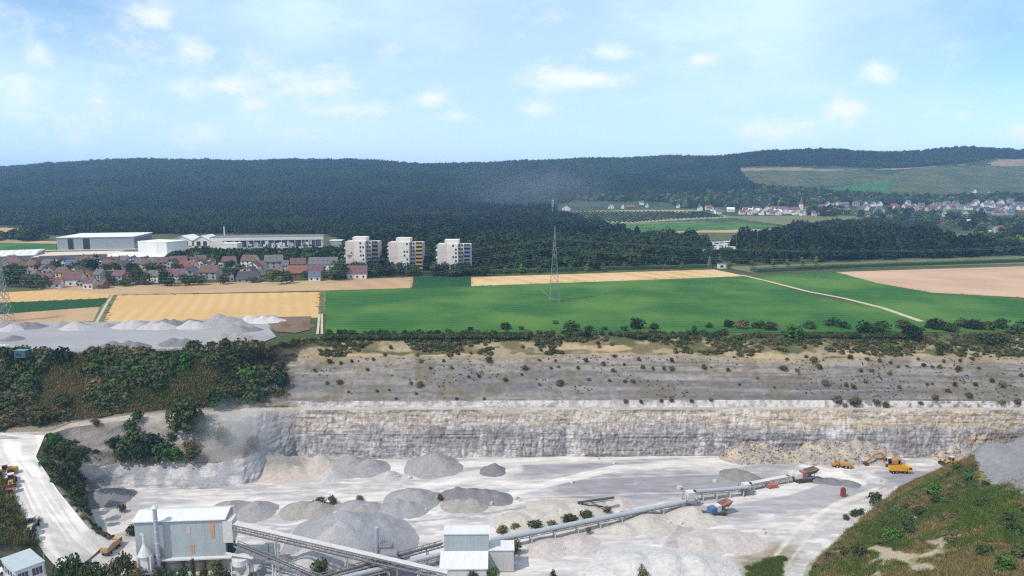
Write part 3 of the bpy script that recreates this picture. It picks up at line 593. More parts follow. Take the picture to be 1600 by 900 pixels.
# --- forest masks as ground regions seen from the camera position
FOREST = [[(-420,240),(2050,220),(2050,246),(1560,248),(1480,257),(1400,263),(1240,259),(1160,261),(1150,270),(1165,283),(1175,292),(1180,304),(1050,308),(900,312),(866,322),(866,338),(905,346),(940,356),(955,372),(1100,386),(1112,396),(1112,417),(900,423),(560,427),(545,418),(545,376),(515,366),(250,365),(160,372),(60,366),(38,352),(-420,345)],
          [(1236,364),(1300,358),(1350,357),(1450,360),(1466,382),(1500,391),(1545,397),(1545,401),(1300,408),(1112,417),(1112,399),(1150,396),(1160,378),(1230,376)]]
MIX = [[(1165,292),(1290,301),(1400,310),(1500,309),(1600,308),(1720,305),(1720,318),(1560,318),(1400,322),(1300,321),(1250,317),(1170,320),(1090,317),(900,314),(900,311),(1050,309)],
       [(1262,330),(1300,326),(1330,336),(1262,338)], [(1355,336),(1400,332),(1560,345),(1600,352),(1700,356),(1700,368),(1560,372),(1500,360),(1470,350),(1355,350)], [(1500,386),(1600,372),(1700,378),(1700,398),(1560,400)],
       [(1050,319),(1265,321),(1265,327),(1160,328),(1060,326)], [(-300,374),(40,372),(80,374),(80,378),(-300,380)]]
def sample_region(polys, n, y0, y1, dens=None, pxr=(-120, 1720)):
    Yv = np.sqrt(rng.uniform(y0**2, y1**2, n)); pc = rng.uniform(*pxr, n); X = (pc-800)/FPX*cT*Yv; Z = TZ(X, Yv)
    px, py = proj(np.stack([X, Yv, Z], -1)); m = np.zeros(n, bool)
    w = (fbm(X*.02, Yv*.02, 700, 3)-.5)*3
    for p in polys: m |= inpoly(px, py+w, p)
    return np.stack([X, Yv, Z], -1)[m], px[m], py[m]
fp, fx, fy = sample_region(FOREST, 76000, 470, 2720)
kinds = [crown_mesh(f'crown_{k}', [leafd, leafk, leafd, leafg, leafk, leafg][k], 320, 1.0, [.95, 1.1, .8, .95, 1.25, .9][k], .17, 13, 40+k, cone=(k == 4)) for k in range(6)]
n = len(fp); print('forest', n)
big = rng.uniform(9, 16.5, n); hh = big*rng.uniform(.75, 1.0, n)+1.5
sm = np.where((fx > 1080) & (fx < 1165) & (fy > 393), .5, 1.0); big = big*sm; hh = hh*sm; std = fbm(fp[:, 0]*.006, fp[:, 1]*.006, 760, 3)+rng.normal(size=n)*.07
vi = np.select([std < .42, std < .5, std < .58], [np.where(rng.random(n) < .6, 1, 4), np.where(rng.random(n) < .5, 0, 1), np.where(rng.random(n) < .5, 2, 0)], np.where(rng.random(n) < .5, 3, 5))
gn_scatter('forest', fp-np.array([0, 0, 1.0]), kinds, np.stack([big, big, hh], -1), rng.uniform(0, 6.28, n), vi)
fp, fx, fy = sample_region(MIX, 60000, 520, 2300); k = rng.random(len(fp)) < np.where((fx > 1350) & (fy > 322) & (fy < 372), .22, .8); fp = fp[k]; n = len(fp); print('mix', n); s = rng.uniform(6, 12, n)
kinds2 = [crown_mesh(f'crown_mix_{k}', [leaf, leafd, leafy, leaf][k], 200, 1.0, 1.1, .23, 10, 60+k) for k in range(4)]
gn_scatter('valley_woodland', fp-np.array([0, 0, .6]), kinds2, np.stack([s, s, s], -1), rng.uniform(0, 6.28, n), rng.choice(4, n, p=[.3, .3, .22, .18]))
# tree belt between the houses and the halls
BELT = [[(262,414),(285,408),(310,404),(360,406),(400,405),(450,404),(500,402),(540,400),(560,402),(620,408),(690,415),(740,424),(600,427),(570,422),(540,414),(500,410),(440,410),(380,411),(340,412),(300,413)]]
fp, fx, fy = sample_region(BELT, 30000, 450, 800, pxr=(250, 760)); k = rng.random(len(fp)) < .55; fp = fp[k]; n = len(fp); print('belt', n); s = rng.uniform(5.5, 9, n)
gn_scatter('tree_belt', fp-np.array([0, 0, .6]), kinds2, np.stack([s, s, s*.95], -1), rng.uniform(0, 6.28, n), rng.choice(4, n, p=[.35, .4, .08, .17]))
# vegetation carpets on slopes
bk = [crown_mesh(f'bush_{k}', [leafs, leafo, leafs, leaf, leafb, brush][k], 170, 1.0, [.7, .55, .8, .8, .6, .5][k], .2, 9, 80+k) for k in range(6)]
def surf_between(A, B, n, px0, px1, t0=0, t1=1):
    px = rng.uniform(px0, px1, n); t = rng.uniform(t0, t1, n)[:, None]; return A(px)*(1-t)+B(px)*t, px, t[:, 0]
p1, x1, t1 = surf_between(WB, RIM, 6500, -200, 452); p2, x2, t2 = surf_between(RIM, TOPL, 2200, -200, 470)
pp = np.concatenate([p1, p2]); xx = np.concatenate([x1, x2]); f = fbm(pp[:, 0]*.07, pp[:, 1]*.07+pp[:, 2]*.05, 720, 4); k = (f > .38) & (rng.random(len(pp)) < .6) & (xx+(fbm(pp[:, 0]*.12, pp[:, 1]*.2+pp[:, 2]*.2, 24)-.5)*150 < rng.uniform(395, 445, len(pp))); pp = pp[k]; f = f[k]; n = len(pp)
s = rng.uniform(1.3, 3.8, n)*(.6+.9*ss(f, .42, .6)); vi = np.where(vn(pp[:, 0]*.1, pp[:, 1]*.2, 771) > .58, rng.choice([1, 5], n), rng.choice(6, n, p=[.3, .18, .2, .2, .04, .08])); print('left slope', n)
gn_scatter('slope_scrub', pp-np.array([0, 0, .3]), bk, np.stack([s, s, s*.9], -1), rng.uniform(0, 6.28, n), vi)
# scrub along the rim
p1, x1, t1 = surf_between(RIM, TOPL, 5200, 440, 1800); f = fbm(p1[:, 0]*.06, p1[:, 2]*.3, 730, 4); k = (f+t1*.35+ss(x1, 1050, 1350)*.08 > .66) & (rng.random(len(p1)) < .8); p1 = p1[k]; n = len(p1); s = rng.uniform(.7, 2.3, n)
gn_scatter('rim_scrub', p1-np.array([0, 0, .2]), bk, np.stack([s, s, s*.75], -1), rng.uniform(0, 6.28, n), rng.choice(6, n, p=[.22, .34, .16, .06, .02, .2])); print('rim', n)
xh = rng.uniform(505, 1700, 2600); q = TOPL(xh); q[:, 1] += rng.uniform(-3.0, 1.6, len(xh)); q = q[fbm(q[:, 0]*.04, q[:, 1]*.01, 790, 3) > .36]; n = len(q); s = rng.uniform(1.1, 2.4, n)
gn_scatter('hedge_undergrowth', q-np.array([0, 0, .5]), bk, np.stack([s, s, s*.8], -1), rng.uniform(0, 6.28, n), rng.choice(6, n, p=[.3, .15, .2, .3, .03, .02]))
bd = [[(509,455),(740,447),(960,438),(1165,431)],[(506,456),(508,520)],[(1165,431),(1250,456),(1440,500)],[(1165,431),(1310,425),(1600,416)],[(1306,425),(1370,442),(1455,457),(1600,465)],[(646,433),(644,451)],[(736,432),(736,447)],[(180,461),(502,456)],[(158,506),(180,461)],[(0,473),(170,466)],[(0,491),(156,479)],[(60,448),(360,441),(646,433)],[(502,456),(502,494)],[(90,381),(0,379)]]
q = []
for pl in bd:
    for (x0, y0), (x1, y1) in zip(pl[:-1], pl[1:]):
        a_ = P(x0, y0, 0); b_ = P(x1, y1, 0); k = int(np.linalg.norm(b_-a_)/.7); t = rng.random(k)[:, None]; q.append(a_*(1-t)+b_*t+np.concatenate([rng.normal(size=(k, 2))*.9, np.zeros((k, 1))], 1))
MARGIN = np.concatenate(q)
# tufts on the grey slope
p1, x1, t1 = surf_between(WB, RIM, 2600, 440, 1800, .05, 1); f = fbm(p1[:, 0]*.05, p1[:, 2]*.2, 735, 4); k = (f+t1*.25+ss(x1, 1150, 1400)*.1 > .62) & (rng.random(len(p1)) < .6); p1 = p1[k]; n = len(p1); s = rng.uniform(.3, .8, n)
gn_scatter('slope_tufts', p1-np.array([0, 0, .1]), bk, np.stack([s, s, s*.7], -1), rng.uniform(0, 6.28, n), rng.choice(6, n, p=[.15, .4, .05, .0, .0, .4]))
# hillside right
n = 9000; X = rng.uniform(45, 190, n); Y = rng.uniform(100, 245, n); D = side_dist(X, Y); Z = hillz(X, Y); f = fbm(X*.09, Y*.09, 740, 4); px, py = proj(np.stack([X, Y, Z], -1))
rubm = fbm(X*.25, Y*.25, 415, 4)-.0022*np.hypot(px-1400, (py-870)*1.4) > .36
k = (D > 3) & (f > .46) & ~(rubm & (py > 800)) & ~((px > 1528) & (Y > 172) & (Y < 225)); X, Y, Z, f = X[k], Y[k], Z[k], f[k]; n = len(X); s = rng.uniform(.4, 1.3, n)*(.5+1.0*ss(f, .45, .66))
gn_scatter('hillside_scrub', np.stack([X, Y, Z-.1], -1), bk, np.stack([s, s, s*.7], -1), rng.uniform(0, 6.28, n), rng.choice(6, n, p=[.25, .3, .1, .03, .12, .2])); print('hill', n)
# grass tufts
gr = []
for k in range(3):
    r = np.random.default_rng(900+k); V = []; F = []
    for j in range(60):
        x, y = r.normal(size=2)*.45; a = r.uniform(0, 6.28); hgt = r.uniform(.35, .95); w = .07; b = (math.cos(a)*w, math.sin(a)*w); ox, oy = r.normal(size=2)*.18; i0 = len(V)
        V += [(x-b[0], y-b[1], 0), (x+b[0], y+b[1], 0), (x+ox, y+oy, hgt)]; F.append((i0, i0+1, i0+2))
    gr.append(mesh_np(f'grass_tuft_{k}', V, F, foliage(['dry_grass', 'green_grass', 'straw_grass'][k], [(c(146, 140, 92), c(122, 118, 76)), (c(104, 124, 60), c(82, 104, 50)), (c(158, 142, 104), c(136, 122, 88))][k])))
n = 75000; X = rng.uniform(45, 185, n); Y = rng.uniform(95, 245, n); D = side_dist(X, Y); Z = hillz(X, Y); f = fbm(X*.1, Y*.1, 411, 5); px, py = proj(np.stack([X, Y, Z], -1))
k = (D > 1.5) & (px < 1700) & (py < 960) & ~((px > 1528) & (Y > 172) & (Y < 225)) & ~((fbm(X*.25, Y*.25, 415, 4)-.0022*np.hypot(px-1400, (py-870)*1.4) > .46) & (py > 800)); X, Y, Z, f = X[k], Y[k], Z[k], f[k]; n = len(X); s = rng.uniform(.5, 1.15, n)
gn_scatter('hillside_grass', np.stack([X, Y, Z-.05], -1), gr, np.stack([s, s, s*.8], -1), rng.uniform(0, 6.28, n), np.where(rng.random(n) < ss(f, .4, .58), 1, np.where(rng.random(n) < .5, 0, 2))); print('grass', n)

p1, x1, t1 = surf_between(WB, RIM, 7000, -100, 460); p2, x2, t2 = surf_between(RIM, TOPL, 3500, -100, 475); x1 = np.concatenate([x1, x2]); p1 = np.concatenate([p1, p2]); p1 = p1[x1+(fbm(p1[:, 0]*.12, p1[:, 1]*.2+p1[:, 2]*.2, 24)-.5)*150 < rng.uniform(390, 460, len(p1))]; n = len(p1); s = rng.uniform(.8, 1.6, n); gn_scatter('slope_grass', p1, gr, np.stack([s, s, s*.8], -1), rng.uniform(0, 6.28, n), np.where(vn(p1[:, 0]*.1, p1[:, 1]*.2, 771) > .5, rng.choice([0, 2], n), rng.choice(3, n)))
MARGIN = MARGIN[rng.random(len(MARGIN)) < .5]; n = len(MARGIN); s = rng.uniform(.4, .9, n); gn_scatter('field_margin_weeds', MARGIN, gr, np.stack([s, s, s*.7], -1), rng.uniform(0, 6.28, n), rng.choice(3, n, p=[.4, .3, .3]))
# left bank and spur scrub
def loftpts(A, B, n, t0=0, t1=1):
    i = rng.uniform(0, len(A)-1.01, n); a = i.astype(int); fr = (i-a)[:, None]; t = rng.uniform(t0, t1, n)[:, None]
    return (A[a]*(1-fr)+A[a+1]*fr)*(1-t)+(B[a]*(1-fr)+B[a+1]*fr)*t
q = loftpts(RL, UL, 1500, .05, .9); f = fbm(q[:, 0]*.12, q[:, 1]*.12, 750, 4); a_, b_ = proj(q); q = q[(f > .42) & ~((a_ < 110) & (b_ > 835))]; n = len(q); s = rng.uniform(.9, 2.8, n); gn_scatter('bank_scrub', q, bk, np.stack([s, s, s*.8], -1), rng.uniform(0, 6.28, n), rng.choice(6, n, p=[.35, .25, .15, .15, .05, .05]))
q = loftpts(RL, UL, 5000, .03, 1); a_, b_ = proj(q); q = q[~((a_ < 95) & (b_ > 850))]; n = len(q); s = rng.uniform(.8, 1.6, n); gn_scatter('bank_grass', q, gr, np.stack([s, s, s], -1), rng.uniform(0, 6.28, n), rng.choice(3, n, p=[.4, .35, .25]))
q = loftpts(RR, FB, 520, .06, .8); q[:, 2] += .6; f = fbm(q[:, 0]*.15, q[:, 1]*.15, 755, 4); q = q[f > .42]; n = len(q); s = rng.uniform(.8, 2.6, n)*np.interp(q[:, 1], [185, 225], [.5, 1.3]); gn_scatter('spur_scrub', q, bk, np.stack([s, s, s*.8], -1), rng.uniform(0, 6.28, n), rng.choice(6, n, p=[.3, .25, .15, .1, .12, .08]))
# grass hollow by the road
n = 1500; q = P(rng.uniform(1150, 1245, n), rng.uniform(846, 912, n), -36); px, py = proj(q); k = inpoly(px+(fbm(q[:, 0]*.3, q[:, 1]*.3, 5)-.5)*60, py, [(1188,874),(1228,868),(1210,905),(1168,912)]); q = q[k]; n = len(q); s = rng.uniform(.5, 1.0, n)
gn_scatter('hollow_grass', q, [gr[1], gr[1], bk[0]], np.stack([s, s, s], -1), rng.uniform(0, 6.28, n), rng.choice(3, n, p=[.5, .4, .1]))
# ---- individual bushes and trees
VAR = {}
def bushkind(kind):
    if kind in VAR: return VAR[kind]
    L = []
    for k in range(3):
        m = {'dark': leaf, 'green': leafs, 'light': leafy, 'dry': leafo, 'bright': leafb, 'forest': leafd}[kind]
        L.append((crown_mesh(f'crown_{kind}_{k}', m, 420, 1.0, .95, .14, 12, 200+k*7+len(VAR)), trunk_mesh(f'trunk_{kind}_{k}', .15, .03, 4, k)))
    VAR[kind] = L; return L
def plant(name, label, cat, loc, w, h, kind, group, tr=0.0, cone=False):
    key = kind+('cone' if cone else '')
    if cone and key not in VAR: VAR[key] = [(crown_mesh(f'crown_{key}_{k}', {'light': leafy, 'dark': leaf, 'green': leafs, 'forest': leafd}[kind], 420, 1.0, 1.5, .14, 12, 300+k, cone=1), trunk_mesh(f'trunk_{key}_{k}', .2, .03, 3, k)) for k in range(2)]
    L = VAR[key] if cone else bushkind(kind); cm, tm = random.choice(L)
    r = thing(name, label, cat, (loc[0], loc[1], loc[2]-.15), random.uniform(0, 6.28), group)
    k = addobj('crown', cm, r); k.scale = (w, w, (h-tr)/(1.5 if cone else .95)); k.location.z = tr
    q = addobj('trunk', tm, r); q.scale = (w*.8, w*.8, max(h*.9, tr*3) if tr else h); return r
# hedge along the field edge
hx = [(655,516,2.6,'dark'),(700,515,2.2,'dark'),(735,513,2.6,'forest'),(790,508,4.2,'dark'),(815,512,2.4,'green'),(868,502,2.6,'light'),(893,508,6.0,'dark'),(920,512,3.4,'dark'),(945,512,2.4,'green'),(995,503,6.2,'forest'),(1022,508,3.6,'dark'),(975,512,3.0,'green'),(1085,510,2.4,'dry'),
      (1108,507,3.0,'dark'),(1138,504,4.4,'forest'),(1160,505,5.4,'dry'),(1186,505,5.0,'dark'),(1204,508,4.8,'green'),(1132,517,3.4,'green'),(1240,517,7.2,'bright'),(1265,506,4.6,'dark'),(1300,500,5.4,'dark'),(1318,505,4.6,'dark'),(1352,510,6.8,'forest'),(1375,508,6.2,'dark'),(1410,505,5.2,'green'),(1423,517,7.6,'forest'),(1462,502,7.4,'forest'),(1485,510,5.0,'dark'),(1503,502,5.0,'dark'),(1522,503,6.8,'forest'),(1545,507,5.4,'green'),(1562,503,6.0,'dark'),(1585,512,6.0,'dark'),(1610,505,7.0,'forest'),(1540,528,5.8,'dark'),(1560,526,5.4,'green'),(1470,540,4.4,'green'),(1020,530,3.4,'dark'),(1040,528,3.0,'dry'),(1068,527,3.6,'dark'),(1152,528,3.2,'green'),(1630,515,6,'dark')]
for x in range(515, 1130, 13): hx.append((x+random.uniform(-4, 4), 519+random.uniform(-2, 2)+(2 if x > 900 else 0), random.uniform(2.0, 3.4), random.choice(['dark', 'dark', 'green', 'dry', 'forest'])))
nm = {'dark': 'dark green', 'green': 'mid green', 'light': 'pale green', 'dry': 'grey green', 'bright': 'bright green', 'forest': 'deep green'}
def sizew(w): return 'tiny' if w < 1.3 else 'small' if w < 2.6 else 'rounded' if w < 4.5 else 'big bushy'
for (x, y, w, kd) in sorted(hx):
    yb = y+w*1.6; p = TOPL(np.array([float(x)]))[0]; tt = np.clip((yb-524)/34, -0.15, 1); q = RIM(np.array([float(x)]))[0]; p = p+(q-p)*tt if tt > 0 else P(x, yb, 0)
    plant('hedge_bush', f'{sizew(w)} {nm[kd]} bush in the hedge between field and quarry', 'bush', p, w*1.05, w*.7, kd, 'bushes in the hedge above the quarry')
# bushes on the grey slope
sb = [(408,505),(491,600,0),]
GS = [(514,563,2.4),(532,566,1.8),(549,563,1.6),(583,560,1.6),(492,578,1.8),(574,577,1.6),(530,596,2.8),(511,598,1.8),(589,610,1.6),(545,612,1.4),(608,609,1.2),(642,598,1.6),(656,600,3.2),(650,614,1.4),(672,575,1.6),(658,563,2.2),(693,563,1.6),(706,574,1.6),(764,561,3.2),(790,593,2.2),(714,622,1.4),(757,622,1.4),(619,622,1.2),(748,587,1.6),(732,588,1.4),
      (843,562,1.6),(820,574,3.2),(861,575,1.7),(873,573,1.7),(915,562,2.2),(875,598,3.4),(903,574,1.8),(920,593,1.6),(943,568,2),(957,578,2),(975,569,1.5),(998,560,2.2),(1004,573,2.4),(976,595,1.8),(989,595,2.2),(1020,575,1.8),(1037,575,1.9),(1050,575,2.4),(1049,561,2.2),(1100,572,2.4),(1137,577,2),(952,594,1.5),(843,600,1.4),(868,563,1.3),(815,585,1.3),
      (1001,626,1.8),(977,625,2.2),(1034,625,1.7),(1049,624,1.9),(1080,625,1.8),(1110,623,1.8),
      (1224,574,3.2),(1270,560,3.4),(1280,572,2.6),(1245,578,2),(1345,578,1.8),(1362,578,2),(1390,583,1.8),(1404,573,1.6),(1417,572,1.5),(1443,570,2.2),(1457,573,1.6),(1469,572,2),(1497,574,2.6),(1519,559,2.2),(1500,562,1.5),(1474,563,1.6),(1290,597,3.2),(1322,600,2.2),(1334,603,2.2),(1352,596,1.8),(1405,604,1.8),(1448,600,1.7),(1457,600,1.5),(1492,600,2.2),(1524,600,2),(1481,610,2),(1513,616,3),(1460,619,2.8),(1550,594,2),(1567,600,3),(1596,586,2),
      (1309,623,4.0),(1336,625,5.0),(1370,627,3.2),(1385,634,3),(1438,629,2.2),(1565,627,2.8),(1590,626,3),(1320,632,2),(1230,560,1.6),(1640,600,2.4),(1530,575,1.5),(1183,590,1.5),(1155,600,1.4),(1210,605,1.3),(560,545,2.2),(566,540,2.4),(500,546,2),(531,552,2.4),(503,552,1.6),(602,553,1.8),(610,541,2),(652,553,1.8),(672,537,2.2),(691,538,2),(735,537,2.2),(758,536,2),(845,536,2),(845,545,1.8),(817,541,1.8),(736,550,1.6),(700,552,1.8),(955,536,2.2),(960,555,2),(936,540,1.8),
      (1235,530,2.6),(1257,541,2.4),(1322,540,2.4),(1328,556,2.4),(1355,560,2),(1300,545,2),(1392,566,1.8),(1420,540,2),(1490,535,2.8),(1506,538,2.6),(1468,548,3.2),(1375,562,1.8),(1260,556,1.8),(1435,560,1.6)]
for (x, y, w) in sorted(GS):
    # walk the slope profile to this row
    ps = [f_(np.array([float(x)]))[0] for f_ in (BACK, WB, RIM, TOPL)]; rows = [float(proj(p)[1]) for p in ps]; yb = y+w*1.8
    p = ps[-1]
    for k in range(3):
        if rows[k] >= yb >= rows[k+1]: tq = (rows[k]-yb)/(rows[k]-rows[k+1]+1e-6); p = ps[k]+(ps[k+1]-ps[k])*tq
    if yb > rows[0]: p = ps[0]
    kd = random.choice(['green', 'dry', 'dry', 'dry']); band = 'on the sandy top of the quarry slope' if y < 556 else 'on the grey quarry slope' if y < 615 else 'on the white strip above the bench'
    plant('slope_bush', f'{sizew(w)} {nm[kd]} bush {band}', 'bush', p, w*.82, w*.7, kd, 'bushes scattered over the quarry slope')
# bigger bushes on the left slope, spur and by the plant: x, ybase, z (None = on slope), width, height, kind
def slope_at(x, yb):
    ps = [f_(np.array([float(x)]))[0] for f_ in (FOOT, MID, EDGE, BACK, WB, RIM, TOPL)]; rows = [float(proj(p)[1]) for p in ps]
    for k in range(6):
        if rows[k] >= yb >= rows[k+1]: return ps[k]+(ps[k+1]-ps[k])*((rows[k]-yb)/(rows[k]-rows[k+1]+1e-6))
    return ps[-1] if yb < rows[-1] else ps[0]
LB = [(440,606,4.2,'forest','leaning above the bench end'),(385,440+162,7,'bright','bright patch high on the scrub slope'),(380,556,6.5,'dark','at the top edge by the gravel yard'),(100,566,6.5,'forest','at the top edge by the gravel yard'),(68,560,4,'dark','at the top edge by the gravel yard'),(14,570,6,'green','beside the white sacks'),(60,665,6.5,'green','at the foot of the scrub slope'),(290,576,6,'bright','high on the scrub slope'),(272,570,4,'dark','at the top edge by the gravel yard'),
      (215,655,3.4,'dark','beside the bench road'),(203,672,4,'dark','below the bench road'),(290,672,10,'dark','hanging over the bench road'),(308,675,6,'forest','hanging over the bench road'),(268,688,2.6,'dark','on the grey slope below the road'),(345,690,5,'dry','on the dusty grey slope'),(300,705,4,'dry','on the dusty grey slope'),(150,664,2.4,'dry','beside the bench road'),
      (205,705,7,'dark','in the bush patch on the grey slope'),(235,712,7.5,'forest','in the bush patch on the grey slope'),(190,718,5,'dark','in the bush patch on the grey slope'),(220,720,6,'green','in the bush patch on the grey slope'),(258,720,6.5,'dark','in the bush patch on the grey slope'),(275,721,4.5,'bright','in the bush patch on the grey slope'),(180,700,4,'forest','in the bush patch on the grey slope'),(300,720,4.5,'green','in the bush patch on the grey slope'),
      (395,700,4,'dry','on the dusty corner'),(330,575,5,'green','high on the scrub slope'),(360,600,5,'dark','on the scrub slope'),(150,590,5.5,'green','on the scrub slope'),(40,610,5.5,'light','on the scrub slope'),(250,610,5,'dark','on the scrub slope'),(345,640,6,'dark','at the foot of the scrub slope'),(395,628,6,'dark','at the foot of the scrub slope'),(100,640,5,'green','at the foot of the scrub slope')]
for (x, yb, w, kd, wh) in sorted(LB):
    plant('scrub_bush', f'{sizew(w)} {nm[kd]} bush {wh}', 'bush', slope_at(x, yb), w*1.1, w*.95, kd, 'bushes on the left quarry slopes')
Z0 = -36
def onramp(x, y): # nearest point on spur
    return P(x, y, np.interp(y, [690, 760, 840], [-19.0, -25, -34]))
for (x, y, w, h, kd) in [(85,700,3.6,4.6,'bright'),(95,722,4.2,5.6,'green'),(68,735,3,3,'bright'),(105,745,4.5,4.5,'dark'),(88,760,4,3.5,'green'),(118,720,4.5,4,'dark'),(120,775,3.6,3.2,'green'),(130,790,2.6,2.4,'dark')]:
    plant('spur_bush', f'{nm[kd]} bush on the spur between ramp road and pit floor', 'bush', onramp(x, y), w, h, kd, 'bushes on the spur beside the ramp')
FB_ = [(192,786+14,2.2,2.6,'dry'),(206,836,3.4,3,'green'),(499,804-14,3.4,2.6,'dark'),(520,788,2.6,2.8,'dry'),(563,782,2.2,1.8,'dry'),(687,782,1.8,2.2,'green'),(836,826,4,2.2,'green'),(784,832,3.2,2,'dry'),(805,828,2.4,2,'dry'),(890,820,4.5,3,'green'),(915,812,3.6,2.6,'green'),(865,826,3.6,2.2,'dry'),(948,802,2.2,2.4,'dry'),(919,834,1.4,2.2,'dry'),(806,866,3,4.2,'dry'),(1366,790,3.6,4,'green'),(1335,806,2.6,2.2,'dark'),(1345,803,2,1.8,'dark'),(1322,812,1.8,1.6,'dark')]
for (x, y, w, h, kd) in FB_: plant('pit_bush', f'{sizew(w)} {nm[kd]} bush growing on the pale pit floor', 'bush', P(x, y, Z0), w, h, kd, 'bushes on the pit floor')
# foreground bushes in front of the silos
for (x, ytop, w, kd) in [(105,874,3.6,'dark'),(122,868,3,'dark'),(140,880,4,'green'),(160,882,4,'dark'),(180,874,3,'dry'),(196,868,3.4,'green'),(212,878,3.4,'dry'),(228,886,2.6,'green'),(246,890,2.6,'dry'),(268,891,2.4,'dark'),(286,886,2.4,'dark'),(303,874,1.0,'green'),(320,890,2.2,'green'),(338,878,2.8,'green'),(352,890,2.4,'dark'),(500,876,3.4,'green'),(770,890,2.8,'bright'),(740,893,2.6,'green'),(575,894,2.6,'bright'),(1005,885,2.2,'dry'),(864,892,1.6,'dark'),(395,896,2.4,'dry')]:
    p = P(x, 908 if x < 600 else 912, Z0); h = ztop(p, ytop)-Z0; plant('foreground_bush', f'{nm[kd]} leafy bush rising at the lower edge by the plant', 'bush', p, w*1.15, h, kd, 'bushes along the lower edge')
# bushes on the hillside
def hill_at(px_, py_):
    best = None; u = (px_-800)/FPX; v = (450-py_)/FPX; d = np.array([u, cT+v*sT, -sT+v*cT]); y = np.arange(90, 250, .25); t = y/d[1]; Xr = d[0]*t; Zr = CZ+d[2]*t; h = hillz(Xr, y)-Zr; k = int(np.argmax(h > 0)); return np.array([Xr[k], y[k], Zr[k]])
for (x, y, w, kd) in [(1457,772,3.8,'bright'),(1462,785,2.6,'dark'),(1395,842,3.4,'bright'),(1420,835,3,'green'),(1378,852,2.6,'green'),(1344,868,3.2,'green'),(1420,820,3.2,'dark'),(1438,806,2.8,'green'),(1483,812,2.6,'dry'),(1535,790,2.6,'dark'),(1540,760,2,'dark'),(1510,752,3,'light'),(1495,735,2.6,'green'),(1570,890,3.4,'bright'),(1590,870,3,'green'),(1540,868,3,'dark'),(1480,845,3,'dry'),(1512,712,2.4,'green'),(1502,716,1.6,'dark'),(1290,882,2,'dry'),(1320,868,2.4,'green'),(1600,800,2.4,'dry'),(1575,815,2.6,'green'),(1415,795,2,'dry'),(1586,835,3,'dark'),(1400,800,2.2,'light')]:
    p = hill_at(x, y); plant('hillside_bush', f'{sizew(w)} {nm[kd]} bush on the grassy hillside', 'bush', p, w*1.05, w*.85, kd, 'bushes on the grassy hillside')
# conical trees in a row beyond the wheat
for x in [585,611,637,712,740,765,790,815,841,892,917,942,1039,1065,1139,1175,1208,1230,1253,1275]:
    y = np.interp(x, [585, 1110, 1275], [432, 421, 414.5]); p = G(x, y); plant('young_tree', 'young cone shaped tree in the row before the forest', 'tree', p, 5.2, random.uniform(6.2, 7.6), 'light', 'young trees in a row before the forest', .8, True)
# trees among the houses
TV = [(3,446,9,9,'dark'),(14,448,9,12,'dark'),(30,448,10,12,'dark'),(44,449,8,8,'green'),(56,450,9,8.5,'green'),(68,451,9,8,'dark'),(22,430,7,8,'green'),(38,432,7,7,'light'),(60,428,7,7,'dark'),(78,428,8,7,'green'),(88,424,8,8,'dark'),(106,430,7,7,'dark'),(120,425,8,7,'dark'),(136,422,9,8,'dark'),(148,423,8,9,'forest'),(152,418,5,10,'forest'),(165,425,6,6,'green'),(180,424,7,7,'dark'),(203,430,8,8,'forest'),(212,426,7,6,'dark'),(216,444,10,11,'green'),(226,445,8,7,'green'),(232,424,6,6,'dark'),(238,424,6,6,'green'),(250,424,8,5,'green'),(257,446,8,10,'forest'),(265,447,7,6,'dark'),(275,424,6,6,'dark'),(283,426,8,6,'green'),(290,446,8,7,'dark'),(303,445,8,6,'green'),(315,445,7,6,'dark'),(334,415,9,10,'bright'),(340,430,8,7,'dark'),(352,430,8,6,'dark'),(350,444,7,6,'green'),(360,420,7,7,'dark'),(366,438,8,8,'dark'),(376,426,7,6,'green'),(421,418,9,9,'green'),(425,440,8,6,'light'),(435,440,7,7,'green'),(440,444,7,5,'light'),(448,443,8,8,'green'),(478,437,6,6,'dark'),(480,416,7,10,'light'),(507,434,9,5,'green'),(526,438,10,12,'dark'),(534,436,9,11,'dark'),(585,430,8,8,'green'),(575,432,8,7,'dark'),(125,440,5,6,'dark'),(170,447,5,9,'dark'),(177,446,6,5,'green'),(195,447,7,5,'dark'),(100,446,5,4,'dark'),(395,442,6,4,'green'),(560,410,7,9,'dark'),(550,418,7,7,'dark'),(605,420,8,15,'forest'),(622,422,6,16,'forest'),(640,424,9,14,'dark'),(655,424,9,13,'green'),(598,420,8,14,'green'),(700,428,9,10,'dark'),(712,430,8,8,'green'),(730,430,9,9,'dark'),(745,430,9,9,'forest'),(680,428,8,8,'dry')]
for _k in range(26): TV.append((random.uniform(545, 765), random.uniform(430.5, 433), random.uniform(6, 9), random.uniform(6, 10), random.choice(['dark', 'forest', 'green'])))
for (x, y, w, h, kd) in TV: plant('garden_tree', f'{"tall" if h > 8.5 else "low"} {nm[kd]} tree among the houses of the near village', 'tree', G(x, y), w*.95, h*.95, kd, 'trees among the near village houses', .8)
for (x, y, w, h) in [(1530,352,22,22),(1345,340,15,14),(1285,338,20,13),(1595,368,12,10),(1300,338,18,12),(1415,336,14,12),(1130,330,9,8),(1566,366,12,9)]: plant('valley_tree', 'large dark rounded tree between the distant village houses', 'tree', G(x, y), w, h, 'forest', 'large trees in the distant village', 1)
